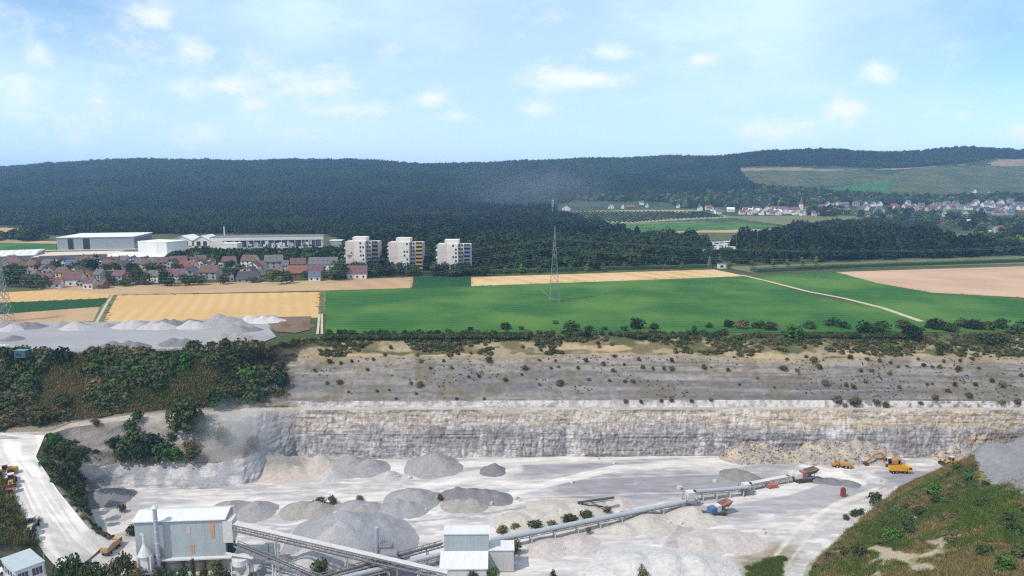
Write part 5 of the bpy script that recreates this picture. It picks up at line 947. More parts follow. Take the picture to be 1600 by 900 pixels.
def wires(label, A, B, sag, zs, r=.035):
    A = np.array(A); B = np.array(B); q = thing('power_line', label, 'power line', A, 0, 'overhead power lines')
    for (dy, z0, z1) in zs:
        mb = MB(); prev = None
        for k in range(25):
            t = k/24; p = (B-A)*t; p = Vector((p[0], p[1]+dy, z0*(1-t)+z1*t-4*sag*t*(1-t)))
            if prev is not None: mb.tube(prev, p, r, r, 4, False)
            prev = p
        mb.build('wire', wire, q)
zs = []
for (t, L_) in [(.62, 4.2), (.75, 5.2), (.88, 3.4)]:
    for s in (1, -1): zs.append((s*L_, t*H1-1.3, t*H2*1.25-1.3))
wires('sagging power line from the field pylon towards the gravel yard', pb_, pl_, 6, zs); wires('power line running from the field pylon across the dark wood', pb_, P(1780, 470, 0), 7, [(a, b, b) for a, b, d_ in zs])
pm = np.array(G(863, 347)); r = thing('radio_mast', 'grey radio mast with antennas above the forest edge', 'mast', pm); Hm = ztop(pm, 308)-pm[2]; mb = MB(); mb.tube((0, 0, 0), (0, 0, Hm*.8), .75, .5, 8); mb.tube((0, 0, Hm*.8), (0, 0, Hm), .3, .15, 6); mb.build('pole', galv, r)
for z_ in (.62, .72, .82): 
    mb = MB(); [mb.box(1.3*math.cos(a), 1.3*math.sin(a), Hm*z_, .6, .6, 3.2) for a in (0, 2.1, 4.2)]; mb.build('antenna_ring', whitem, r)
for (x, y, h) in [(1182,396,20),(1105,392,17),(1150,392,18),(1238,390,17),(345,439,9),(840,440,0)]:
    if h: p = G(x, y); r = thing('lighting_pole', 'thin grey pole rising out of the dark wood' if x > 900 else 'thin grey pole between field and village gardens', 'pole', p, 0, 'thin grey poles'); MB().tube((0, 0, 0), (0, 0, h), .16, .1, 6).build('pole', galv, r); MB().box(.5, 0, h, 1.4, .3, .15).build('lamp_head', galv, r)
# ================================================================== QUARRY: HEAPS
def gv(name, a, b=None, sc=.9): return mat(name, a, b or tuple(x*.66 for x in a), scale=sc, detail=14, rough=.97, bump=.8, bscale=1.6, spec=.08, contrast=.42)
HG = {'pinkish': gv('pinkish_sand', c(208, 200, 200)), 'grey': gv('grey_gravel', c(168, 168, 173)), 'dark': gv('dark_gravel', c(138, 138, 145)), 'brownish': gv('brown_grey_gravel', c(172, 170, 167)), 'pale': gv('pale_gravel', c(198, 198, 202)), 'cream': gv('cream_sand', c(206, 202, 196)), 'sand': gv('corner_sand', c(204, 196, 188)), 'blue': gv('blue_grey_gravel', c(166, 168, 175)), 'white': gv('white_chippings', c(216, 217, 219)), 'olive': gv('olive_gravel', c(148, 147, 144))}
def heap(label, base, cones, kind, z=Z0, slope=.6, seed=None, noise=.35, group='gravel heaps in the pit', res=.6):
    # cones: (apex px, base py, apex py[, cut height]) read against the ground level z
    pc = None; cs = []
    for q in cones:      # q: apex column, front foot row, apex row[, cut height]
        foot = q[1]+5 if z < -20 else q[1]+1.5; g = P(q[0], foot, z); dep = math.atan2(CZ-z, g[1]); k_ = math.sin(dep)/math.cos(dep*.9)/slope; rc = (foot+k_*q[2])/(1+k_); p = P(q[0], rc, z); hgt = max(.5, ztop(p, q[2])-z)
        if pc is None: pc = p
        cs.append((p[0]-pc[0], p[1]-pc[1], hgt)+((q[3],) if len(q) > 3 else ()))
    me = heap_mesh('gravel_heap', cs, HG[kind], res, slope, seed if seed is not None else int(base[0]*7+base[1]), noise)
    return tag(addobj('gravel_heap', me, None, pc), label, 'gravel heap', group)
# apex row is the centre of the cone on the floor
heap('broad grey heap against the rock face beside the sand slope', (555,738), [(548,738,711),(575,738,716)], 'grey')
heap('small pale heap in front of the broad grey heap', (517,746), [(517,746,733)], 'pale')
heap('small pale heap at the foot between the two tall heaps', (606,746), [(606,746,736)], 'pale')
heap('tall pointed grey heap against the rock face', (677,738), [(677,738,707),(690,738,716)], 'grey')
heap('little pointed dark heap by the rock face', (771,738), [(771,738,725)], 'dark')
heap('dark brown pointed heap standing alone before the far face', (1155,748), [(1152,748,731),(1168,750,737)], 'olive')
heap('long low grey heap behind the silo building', (385,806), [(360,806,781),(400,806,783),(345,806,787)], 'grey')
heap('pale brown heap right of the silo building', (478,804), [(470,804,782),(492,804,783)], 'brownish')
heap('low dark heap behind the centre row', (557,796), [(553,798,781),(575,798,784)], 'grey')
heap('rounded dark topped heap in the centre row', (645,792), [(640,790,762),(655,790,766)], 'grey')
heap('blue grey heap in front of the dark topped heap', (622,802), [(622,802,780),(640,802,782)], 'blue')
heap('pale brown heap in the centre row', (565,803), [(565,803,789)], 'brownish')
heap('long flat topped dark heap at the centre row end', (742,784), [(716,782,762,5.2),(735,782,762,5.2),(760,782,764,5.0),(778,782,768)], 'dark')
heap('pale brown cut heap in front of the dark flat heap', (722,795), [(714,795,778),(735,795,779)], 'brownish')
heap('dark grey heap behind the parked ramp', (165,786), [(160,786,760),(178,784,762)], 'dark')
heap('very large grey cone heap beside the conveyors', (545,872), [(542,884,798),(562,884,812)], 'blue', seed=5, noise=.7, slope=.6)
heap('pale tongue of chippings on the largest grey heap', (505,880), [(534,893,814),(524,897,822),(512,901,833),(500,905,845),(489,908,857)], 'pale', slope=.8, seed=9)
heap('low grey heap at the foot of the conveyor gantry', (440,893), [(440,893,868)], 'grey', seed=15)
heap('low cream heap left of the field conveyor', (880,820), [(868,818,790),(905,814,788),(840,822,800)], 'cream', slope=.32)
heap('low cream heap between centre building and conveyor', (815,832), [(812,828,804)], 'cream', slope=.45)
heap('pale pointed heap below the long covered conveyor', (1010,836), [(1010,832,806),(975,836,820)], 'cream', slope=.38)
heap('pale beige heap under the blue crusher', (1088,816), [(1084,818,793),(1100,816,797)], 'cream', slope=.42)
heap('grey beige heap below the covered pipe', (870,862), [(856,864,846),(905,858,842)], 'pinkish', slope=.3)
heap('wide pinkish heap near the road bend', (1120,858), [(1095,862,842),(1140,856,836),(1165,852,838)], 'pinkish', slope=.24)
heap('wide white flat topped heap at the lower edge', (1030,898), [(990,915,868,3.0),(1040,915,866,3.0),(1085,912,868,3.0),(955,912,882,2)], 'white', slope=.42, seed=31, noise=.15)
heap('small pink heap beside the tracked screen', (970,790), [(970,790,780)], 'pinkish', slope=.4)
heap('low dark bank behind the far crusher', (1305,752), [(1275,750,745),(1300,753,748),(1330,757,752)], 'dark', slope=.4)
# rubble heaps against the face
def rubble(label, base, cones, kind, seed):
    h_ = heap(label, base, cones, kind, slope=.85, seed=seed, noise=1.2, group='blasted rock piles at the face'); h_.name = 'rock_pile'; h_['category'] = 'rock pile'
    r = np.random.default_rng(seed); me = h_.data; co = np.empty(len(me.vertices)*3, np.float32); me.vertices.foreach_get('co', co); co = co.reshape(-1, 3); co = co[co[:, 2] > .2]; V = []; F = []
    for k in range(1100):
        p = co[r.integers(len(co))]+r.normal(size=3)*.25; s = r.uniform(.16, .42)*(1.6 if r.random() < .1 else 1); a = r.normal(size=(8, 3))*.16; b = np.array([[x, y, z] for z in (-.5, .5) for x, y in ((-.5, -.5), (.5, -.5), (.5, .5), (-.5, .5))])+a
        q = r.normal(size=(3, 3)); q, _ = np.linalg.qr(q); b = (b*s)@q+p; n0 = len(V); V += list(b); F += [tuple(n0+i for i in f) for f in ((3, 2, 1, 0), (4, 5, 6, 7), (0, 1, 5, 4), (1, 2, 6, 5), (2, 3, 7, 6), (3, 0, 4, 7))]
    addobj('boulders', mesh_np('boulders', V, F, mat('boulder_rock', c(196, 186, 172), c(140, 140, 146), scale=.45, contrast=.25, detail=3, rough=.95)), h_)['kind'] = 'stuff'
HG['rub'] = mat('rubble_mix', c(200, 186, 164), c(138, 138, 146), scale=.35, detail=12, rough=.97, bump=.8, bscale=1.5, contrast=.3)
rubble('grey and beige blasted rock pile below the ochre face', (1180,718), [(1175,718,685),(1150,718,695),(1160,720,690),(1190,718,687),(1205,718,692),(1225,718,702)], 'rub', 61)
rubble('long ochre blasted rock pile behind the small dumper', (1305,722), [(1245,720,700),(1262,720,692),(1282,720,686),(1300,720,686),(1318,720,683),(1335,720,684),(1355,720,690),(1370,722,696),(1390,722,706)], 'rub', 62)
rubble('grey rock pile slumped behind the green spur', (1520,716), [(1470,718,704),(1490,716,697),(1505,716,693),(1522,716,690),(1542,715,690),(1560,714,692)], 'rub', 63)
# sand slope in the corner
heap('steep cream sand slope in the quarry corner', (440,742), [(406,742,694),(418,744,702),(432,746,712),(448,746,722),(465,744,728),(500,738,712)], 'sand', slope=.62, seed=71)
# gravel dump on the hillside
gx_ = np.arange(112, 215, .6); gy_ = np.arange(140, 226, .6); X, Y = np.meshgrid(gx_, gy_); Hh_ = hillz(X, Y); a_, b_ = proj(np.stack([X, Y, Hh_], -1)); pl_g = [(1516,712),(1524,728),(1534,745),(1552,757),(1592,774),(1640,790),(1900,830),(2200,700),(2200,560),(1516,640),(1516,712)]
ins = inpoly(a_+(fbm(X*.3, Y*.3, 88)-.5)*14, b_+(fbm(X*.3+5, Y*.3, 89)-.5)*10, pl_g); dd = np.where(ins, pdist(a_, b_, pl_g), -1)
th_ = np.clip(dd/12, -.5, 1)*.8+np.where(ins, np.maximum(0, 2.4-.3*np.hypot(X-136, Y-193)), 0)+np.where(ins, np.maximum(0, 1.6-.15*np.hypot((X-158)*.6, Y-190)), 0)+(fbm(X*.4, Y*.4, 90, 4)-.5)*.5
Zg = np.where(dd > -.5, Hh_+th_, -99); i = np.arange(len(gy_)-1)[:, None]*len(gx_)+np.arange(len(gx_)-1)[None]; F = np.stack([i, i+1, i+1+len(gx_), i+len(gx_)], -1).reshape(-1, 4); F = F[(Zg.ravel()[F] > -50).all(1)]
us = np.unique(F); rm_ = np.full(X.size, -1); rm_[us] = np.arange(len(us)); Vg = np.stack([X-136, Y-193, Zg+20], -1).reshape(-1, 3)[us]
tag(addobj('gravel_heap', mesh_np('gravel_heap', Vg, rm_[F], gv('hill_gravel', c(152, 154, 160)), None, True), None, (136, 193, -20)), 'big grey gravel dump on top of the grassy hillside', 'gravel heap', 'gravel heaps in the pit')
# yard heaps, ground level 0
YH = [('small dark heap beside the white sacks',(22,532),[(20,532,522)],'dark'),('grey striped heap at the yard edge by the pylon',(15,514),[(5,514,501),(30,514,501)],'blue'),('pale heap in front of the striped heap',(22,516),[(18,517,505)],'pale'),('dark heap beside the pale yard heap',(42,514),[(40,514,502),(55,513,503)],'dark'),('grey ridge of the back row',(105,512),[(100,511,500),(118,511,501)],'grey'),('pale heap before the grey ridge',(120,514),[(118,515,502)],'pale'),('low grey heap between the pale heaps',(165,511),[(165,511,503)],'grey'),('pale cone nearest the wheat field corner',(202,513),[(200,513,499),(210,513,500)],'pale'),('grey heap behind the pale cones',(222,509),[(222,509,499)],'grey'),
      ('wide pale cone in the middle of the back row',(245,514),[(240,514,501),(255,514,502)],'pale'),('dark grey ridge touching the wheat field',(265,508),[(258,508,497),(272,509,498)],'dark'),('pale cone beside the largest yard heap',(302,513),[(300,513,500),(310,513,501)],'pale'),('small dark heap behind the pale cone',(298,506),[(298,506,496)],'dark'),('largest grey heap of the gravel yard',(352,508),[(345,508,490),(360,509,491),(375,512,500)],'grey'),('flat white heap at the yard end',(408,504),[(390,504,492,2.6),(410,504,492,2.6),(428,503,493,2.2)],'white'),('dark heap in front of the largest yard heap',(385,517),[(380,518,507),(395,517,508)],'dark'),('low dark heap at the scrub edge',(192,544),[(175,545,531,3.0),(200,545,531,3.0),(215,545,533)],'dark'),('dark heap further along the scrub edge',(278,539),[(270,540,527,2.8),(288,540,527)],'dark'),('flat brown grey heap near the brown earth',(362,531),[(350,533,520),(372,531,519)],'brownish'),('pointed blue grey heap before the flat white heap',(362,521),[(362,521,505)],'blue')]
for (lb, b, cn, kd) in YH: heap(lb, b, cn, kd, z=.25, group='gravel heaps in the yard', res=.7)
heap('brown earth bank at the yard end', (455,512), [(440,512,502),(470,511,501)], 'olive', z=.2, group='gravel heaps in the yard'); bpy.data.objects  # topsoil
THINGS[-1].data.materials[0] = MATS['brown_earth']; THINGS[-1]['category'] = 'earth bank'; THINGS[-1].name = 'earth_bank'
sk = MB().box(0, 0, 0, 1.7, 1.7, 1.9).mesh('bag', whitem)
for i, x in enumerate([-4, 3, 10]): 
    p = P(x, 547, .3); r = thing('bulk_bag', 'white bulk bag at the yard edge in the scrub', 'bulk bag', p, .2*i, 'white bulk bags'); a_ = addobj('bag', sk, r); MB().box(0, 0, 1.9, .5, .5, .35).build('spout', whitem, r)
p = P(35, 558, .1); r = thing('blue_container', 'teal blue container half hidden in scrub at the yard edge', 'container', p, R(-5)); bm_ = mat('teal_paint', c(66, 118, 138), c(50, 92, 110), scale=1); MB().box(0, 0, 0, 4, 2.2, 2.4).build('body', bm_, r); MB().box(0, 0, 2.42, 4.3, 2.5, .2).build('lid', mat('pale_teal', c(110, 150, 162)), r); MB().box(-.6, -1.14, .7, 1.8, .08, .8).build('opening', darkp, r)
# ================================================================== PLANT
clad = mat('corrugated_cladding', c(178, 190, 198), c(156, 170, 180), scale=.5, stretch=(1, 1, .3), rough=.5, spec=.4)
def corrugate(m, pitch=.35):
    t = m.node_tree; b = t.nodes['Principled BSDF']; tcn = t.nodes.new('ShaderNodeTexCoord'); wv = t.nodes.new('ShaderNodeTexWave'); wv.inputs['Scale'].default_value = .9; wv.wave_profile = 'SIN'; t.links.new(tcn.outputs['Object'], wv.inputs[0])
    bp = t.nodes.new('ShaderNodeBump'); bp.inputs['Strength'].default_value = .35; bp.inputs['Distance'].default_value = .05; t.links.new(wv.outputs['Fac'], bp.inputs['Height']); t.links.new(bp.outputs[0], b.inputs['Normal'])
corrugate(clad, .8)
roofw = mat('pale_corrugated_roof', c(228, 232, 238), c(206, 210, 216), scale=.8, stretch=(2, .3, 1), rough=.5); concr = mat('silo_concrete', c(204, 198, 186), c(172, 166, 154), scale=.5, stretch=(1.5, 1.5, .4), rough=.9, bump=.2); rust = mat('rust_stain', c(206, 160, 112), c(180, 150, 120), scale=2, stretch=(1, 1, .2)); dustw = mat('dusty_white_paint', c(224, 226, 230), c(196, 198, 204), scale=1.2, rough=.7); dgrey = mat('dusty_grey_steel', c(150, 150, 156), c(122, 122, 130), scale=1.5, rough=.7)
pipe_m = mat('grey_blue_pipe', c(182, 190, 202), c(160, 168, 182), scale=.8, rough=.5)
# silo building: local frame, x along the front, y back
pA = P(250, 897, Z0); pB = P(362, 890, Z0); yaw = math.atan2(pB[1]-pA[1], pB[0]-pA[0])*.6
org = P(216, 899, Z0); s = ppm(org); zb = ztop(org, 873)-Z0; zt = ztop(org, 816)-Z0; Wd = 147/ppm(np.array([org[0], org[1], -24])); print('silo building', org, zb, zt, Wd, s)
r = thing('silo_building', 'long grey corrugated building on concrete silos with pale roof', 'plant building', org, yaw)
dp = 7.0; mb = MB(); mb.prismx([(0, zb), (dp, zb), (dp, zt-.2), (dp*.55, zt+.9), (0, zt)], 0, Wd*.93); hall_ = mb.build('wall', clad, r)
mb = MB(); mb.prismx([(-.4, zt-.02), (dp*.55, zt+1.1), (dp+.4, zt-.1), (dp+.4, zt+.12), (dp*.55, zt+1.35), (-.4, zt+.22)], -.4, Wd*.95); mb.build('roof', roofw, r)
MB().box(Wd*.555, -.02, zt-(zt-zb)*.38, .9, .1, (zt-zb)*.2).build('patch', mat('pale_patch', c(206, 202, 196)), r)
MB().box(Wd*.585, -.03, zb+.9, .9, .1, (zt-zb)*.24).build('rust_panel', rust, r); MB().box(Wd*.805, -.03, zb+(zt-zb)*.5, .95, .1, (zt-zb)*.46).build('rust_panel', rust, r)
MB().box(Wd*.57, -.5, zb-.35, Wd*.86, 1.3, .35).build('walkway', dustw, r)
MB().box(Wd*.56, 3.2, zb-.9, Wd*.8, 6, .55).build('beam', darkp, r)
for k in range(3):
    x = Wd*(.335+.225*k); mb = MB(); mb.tube((x, 2.9, -.3), (x, 2.9, zb-.4), 2.55, 2.55, 28); q = mb.build('silo', concr, r)
    mb = MB(); mb.tube((x, 2.9, zb*.55), (x, 2.9, zb*.55+.18), 2.62, 2.62, 28); mb.build('ring', dgrey, q)
MB().box(Wd*.1, 3.5, 0, Wd*.17, 5, zb).build('base_room', concr, r)
MB().box(Wd*.965, 1.6, zb+(zt-zb)*.36, 2.3, 3.6, (zt-zb)*.6).build('head_box', dustw, r); MB().box(Wd*.965, 2.4, zb-.5, 1.0, 2.4, (zt-zb)*.4).build('chute', darkp, r)
# stack + filter as their own things
fp_ = np.array(org)+np.array([math.cos(yaw)*3.2, math.sin(yaw)*3.2-2.2, 0])
r2 = thing('dust_filter', 'white dust filter with hopper cone and bent duct at the building end', 'dust filter', fp_, yaw)
mb = MB(); mb.box(0, 0, 2.6, 3.4, 2.0, 4.0); mb.build('filter_box', dustw, r2); mb = MB(); mb.tube((0, 0, 6.6), (0, 0, 9.4), 1.7, .35, 12); mb.build('hood_cone', dustw, r2)
mb = MB(); mb.tube((0, 0, 9.4), (0, 0, 11.5), .35, .35, 10); mb.tube((0, 0, 11.5), (-.8, 0, 12.3), .38, .4, 10); mb.build('duct', dustw, r2); mb = MB(); mb.box(-.2, 0, 2.2, 5.8, 3.0, .3); mb.build('platform', dgrey, r2)
for sx in (-1.5, 1.5):
    for sy in (-.8, .8): MB().bar((sx, sy, 0), (sx, sy, 2.3), .22).build('leg', dgrey, r2)
mb = MB(); [mb.bar((-3+k*.95, -1.5, 2.5), (-3+k*.95, -1.5, 3.5), .06) for k in range(7)]; mb.bar((-3, -1.5, 3.5), (2.7, -1.5, 3.5), .07); mb.build('railing', dgrey, r2)
mb = MB(); mb.box(0, .2, 3.0, .5, 2.3, 3.2); mb.box(1.1, -.2, 2.9, .18, 1.9, 3.4); mb.box(-1.1, -.2, 2.9, .18, 1.9, 3.4); mb.build('ribs', dgrey, r2)
sp_ = np.array(org)+np.array([math.cos(yaw)*4.6+1.2, math.sin(yaw)*4.6-1.2, 0]); r3 = thing('exhaust_stack', 'tall grey exhaust stack with cone cap before the silo building', 'exhaust stack', sp_); hst = ztop(sp_, 797)-Z0
mb = MB(); mb.tube((0, 0, 3.0), (0, 0, hst), .5, .5, 14); mb.build('pipe', pipe_m, r3); [MB().tube((0, 0, z_), (0, 0, z_+.15), .58, .58, 14).build('flange', dustw, r3) for z_ in (6, 9, 12, 15)]
mb = MB(); mb.tube((0, 0, hst-.1), (0, 0, hst+.6), .45, .85, 14); mb.tube((0, 0, hst+.6), (0, 0, hst+1.3), .85, .1, 14); mb.build('cap', dustw, r3); MB().box(0, 0, 0, 1.4, 1.4, 3.0).build('fan_base', dgrey, r3)
# hopper
hp = P(378, 905, Z0); ht = ztop(hp, 871)-Z0; r = thing('loading_hopper', 'white round loading hopper on slim legs beside the silos', 'hopper', hp); mb = MB(); mb.tube((0, 0, ht-1.5), (0, 0, ht), 2.05, 2.05, 24); mb.build('drum', dustw, r); mb = MB(); mb.tube((0, 0, ht-4.6), (0, 0, ht-1.5), .35, 2.0, 24); mb.build('cone', mat('pale_blue_steel', c(176, 190, 204)), r)
for sx in (-1, 1):
    for sy in (-1, 1): MB().bar((sx*1.9, sy*1.2, 0), (sx*1.9, sy*1.2, ht-.7), .2).build('leg', dustw, r)
MB().bar((-3.4, -.5, ht+1.4), (3.2, -.5, ht+.1), .9, .15).build('cover_plate', dustw, r)
# ---- centre screening building
def cbox(name, lab, x0, x1, ybase, zlo, ytop, depth, m, roofm, dz=.35, front=0):
    p0 = P(x0, ybase, Z0); p1 = P(x1, ybase, Z0); zt_ = ztop(p0, ytop)
    return p0, p1, zt_
cb = P(691, 916, Z0); s = ppm(np.array([cb[0], cb[1], -28])); 
r = thing('screening_building', 'pale corrugated screening tower with two lower annexes', 'plant building', cb+np.array([0, 6, 0]), R(1))
b0 = cb+np.array([0, 6, 0]); ztall = ztop(b0, 836)-Z0; W1 = 70/ppm(np.array([b0[0], b0[1], -22]))
mb = MB(); mb.prismx([(0, 0), (4, 0), (4, ztall+.1), (0, ztall)], 0, W1); mb.build('wall', clad, r); MB().box(W1/2, 2, ztall+.12, W1+.5, 4.4, .25).build('roof', roofw, r)
q0 = b0+np.array([0, -4, 0]); zl = ztop(q0, 892)-Z0; zl = max(3.5, zl); mb = MB(); mb.prismx([(-4.5, 0), (-.02, 0), (-.02, zl+2.0), (-4.5, zl)], -.6, W1-.4); mb.build('front_annex', dustw, r); mb = MB(); mb.prismx([(-4.8, zl+.03), (-.03, zl+2.1), (-.03, zl+2.3), (-4.8, zl+.25)], -.9, W1-.1); mb.build('annex_roof', roofw, r)
zr = ztop(b0, 861)-Z0; W2 = 39/ppm(np.array([b0[0], b0[1], -26])); mb = MB(); mb.box(W1+W2/2+.02, 2.2, zr-5.6, W2, 4.6, 5.6); mb.build('side_annex', mat('pale_cladding', c(200, 204, 204), c(184, 188, 190), scale=.6, stretch=(3, 3, .2)), r); MB().box(W1+W2/2+.05, 2.2, zr+.03, W2+.3, 5.0, .22).build('annex_roof', roofw, r)
for sx in (.15, .3, .95):
    MB().bar((W1+W2*sx, .3, 0), (W1+W2*sx, .3, zr-5.6), .3).build('post', dustw, r)
mb = MB(); mb.tube((W1+W2*.6, 2.2, 0), (W1+W2*.6, 2.2, zr-5.7), 1.7, 1.7, 20); mb.build('silo', concr, r)
# ---- conveyors
def conveyor(label, A, B, w=1.2, h=.9, cover=None, legs=4, name='belt_conveyor', zg=Z0, rail=True, m=None):
    A = np.array(A, float); B = np.array(B, float); L_ = float(np.linalg.norm((B-A)[:2])); yw = math.atan2(B[1]-A[1], B[0]-A[0]); r = thing(name, label, 'conveyor', (A[0], A[1], zg), yw, 'belt conveyors of the plant')
    za = A[2]-zg; zb_ = B[2]-zg; m = m or dgrey; mb = MB(); a = Vector((0, 0, za)); b = Vector((L_, 0, zb_)); nn = max(4, int(L_/1.6)); 
    if cover == 'pipe': mb.tube(a+Vector((0, 0, .75)), b+Vector((0, 0, .75)), w*.5, w*.5, 14); mb.build('cover', pipe_m, r); mb = MB()
    elif cover == 'flat': mb.bar(a+Vector((0, 0, h+.3)), b+Vector((0, 0, h+.3)), w+.25, .12); mb.build('cover', mat('white_cover', c(222, 224, 228)), r); mb = MB()
    else: mb.bar(a+Vector((0, 0, h*.6)), b+Vector((0, 0, h*.6)), w*.75, .15); mb.build('belt', mat('rubber_belt', c(108, 106, 108)), r); mb = MB()
    for sy in (-w/2, w/2):
        mb.bar(a+Vector((0, sy, 0)), b+Vector((0, sy, 0)), .16); mb.bar(a+Vector((0, sy, h)), b+Vector((0, sy, h)), .16)
        for k in range(nn):
            p = a.lerp(b, k/nn); q = a.lerp(b, (k+1)/nn); mb.bar(p+Vector((0, sy, 0)), p+Vector((0, sy, h)), .1); 
            if k % 2: mb.bar(p+Vector((0, sy, 0)), q+Vector((0, sy, h)), .08)
    mb.build('truss', m, r)
    if rail:
        mb = MB()
        for k in range(nn+1): p = a.lerp(b, k/nn)+Vector((0, -w/2-.5, h*.4)); mb.bar(p, p+Vector((0, 0, 1.05)), .06)
        mb.bar(a+Vector((0, -w/2-.5, h*.4+1.05)), b+Vector((0, -w/2-.5, h*.4+1.05)), .07); mb.bar(a+Vector((0, -w/2-.35, h*.35)), b+Vector((0, -w/2-.35, h*.35)), .5, .07); mb.build('walkway', dgrey, r)
    for k in range(legs):
        t_ = (k+.6)/legs; p = a.lerp(b, t_); 
        if p.z > .8: mb = MB(); mb.bar((p.x, -w/2, 0), (p.x, -w/2, p.z), .22); mb.bar((p.x, w/2, 0), (p.x, w/2, p.z), .22); mb.bar((p.x, -w/2, p.z*.5), (p.x, w/2, p.z*.5), .14); mb.bar((p.x, -w/2, .2), (p.x, w/2, p.z*.5), .1); mb.build('leg', dustw, r)
    return r
def PZ(px, py, ybase):   # point at image (px,py) standing above the ground point seen at (px,ybase)
    g = P(px, ybase, Z0); return np.array([g[0]*1.0, g[1], ztop(g, py)])
A = PZ(371, 828, 893); B = PZ(700, 905, 925); conveyor('long white covered gantry conveyor sloping from the silo building', A, B, 1.3, 1.5, 'flat', 3)
conveyor('open lattice conveyor under the silo building head', PZ(372, 853, 893), PZ(520, 915, 925), 1.2, 1.1, None, 4)
conveyor('upper dusty conveyor climbing to the screening tower', PZ(500, 906, 930), PZ(692, 853, 880), 1.2, 1.2, None, 3); conveyor('lower covered pipe conveyor entering the screening tower', PZ(505, 915, 935), PZ(692, 870, 893), 1.2, .6, 'pipe', 3)
conveyor('long grey covered pipe conveyor crossing the pit floor', PZ(768, 849, 862), PZ(1078, 786, 792), 1.5, .6, 'pipe', 9, rail=False)
conveyor('short covered conveyor between transfer station and cream belt', PZ(1085, 772, 783), PZ(1168, 765, 774), 1.3, .6, 'pipe', 4, rail=False)
conveyor('cream shielded conveyor leading to the far crusher', PZ(1165, 763, 768), PZ(1236, 749, 753), 1.4, 1.2, 'flat', 4, rail=False, m=mat('cream_paint', c(204, 202, 188)))
def station(lab, x, y, h):
    p = P(x, y, Z0); r = thing('transfer_station', lab, 'transfer station', p, R(10), 'conveyor transfer stations'); MB().box(0, 0, h*.45, 2.2, 2.2, h*.55).build('housing', dustw, r); MB().box(0, 0, h*.4, 4.2, 3.2, .15).build('platform', dgrey, r)
    for sx in (-1.8, 1.8):
        for sy in (-1.3, 1.3): MB().bar((sx, sy, 0), (sx, sy, h*.9), .15).build('leg', dgrey, r)
    mb = MB(); mb.bar((-2, -1.6, h*.7), (2, -1.6, h*.7), .07); mb.bar((-2, 1.6, h*.7), (2, 1.6, h*.7), .07); mb.build('railing', dgrey, r)
    MB().tube((.9, -.4, h), (1.5, -.4, h), .45, .45, 12).build('motor', darkp, r)
station('transfer station where the long pipe conveyor ends', 1078, 792, 5); station('transfer station at the start of the cream conveyor', 1165, 772, 3.6)
# dusty gantry behind the crossing conveyors
p = P(596, 890, Z0); r = thing('dust_gantry', 'dusty grey crusher tower with flue beside the largest heap', 'crusher tower', p); h_ = ztop(p, 848)-Z0
MB().box(0, 0, 0, 5, 4, h_*.6).build('housing', dgrey, r); MB().box(1.4, 0, h_*.6, 3, 3, h_*.35).build('upper_housing', dgrey, r); MB().tube((-.9, 0, h_*.6), (-.9, 0, ztop(p, 824)-Z0), .55, .55, 12).build('flue', pipe_m, r)
mb = MB(); mb.tube((-2.2, -2.1, h_*.55), (-2.2, -2.4, h_*.55), 1.9, 1.9, 18); mb.build('flywheel', dustw, r); mb = MB(); mb.bar((.6, -1, h_*.9), (.6, -1, h_*1.25), .2); mb.bar((2.6, -1, h_*.9), (2.6, -1, h_*1.1), .15); mb.build('masts', dgrey, r)
p = P(608, 903, Z0); r = thing('hopper_frame', 'grey hopper between white posts where the conveyors cross', 'hopper', p); MB().box(0, 0, 3.2, 4.2, 3, 3.6).build('bin', dgrey, r); [MB().bar((x, -1.2, 0), (x, -1.2, 6.6), .3).build('leg', dustw, r) for x in (-2.2, 2.2)]
p = P(425, 878, Z0); r = thing('steel_gantry', 'small steel frame at the head of the lattice conveyor', 'steel frame', p); [MB().bar((x, 0, 0), (x, 0, 5), .2).build('leg', dgrey, r) for x in (-.7, .7)]; MB().box(0, 0, 5, 3, .6, .25).build('crossbeam', dgrey, r)
# ================================================================== VEHICLES
ytr = mat('yellow_truck_paint', c(240, 184, 40), c(222, 168, 40), scale=1.5, rough=.45, spec=.4); yex = mat('orange_machine_paint', c(204, 150, 88), c(170, 128, 86), scale=1.5, rough=.6); dusty = mat('dusty_yellow_paint', c(206, 172, 118), c(182, 156, 118), scale=1.5, rough=.8); tyre = mat('tyre', c(50, 49, 50)); chassis = mat('dark_chassis', c(84, 82, 82), c(64, 62, 64)); rim = mat('wheel_rim', c(190, 184, 170)); mud = mat('rusty_steel', c(166, 122, 108), c(138, 104, 94), scale=1.5)
def wheels(r, xs_, y, rad, w=.5):
    for x in xs_:
        for s in (-1, 1):
            q = MB().tube((x, s*(y-w), rad), (x, s*y, rad), rad, rad, 16).build('wheel', tyre, r); MB().tube((x, s*(y+.01), rad), (x, s*(y+.04), rad), rad*.5, rad*.5, 12).build('rim', rim, q)
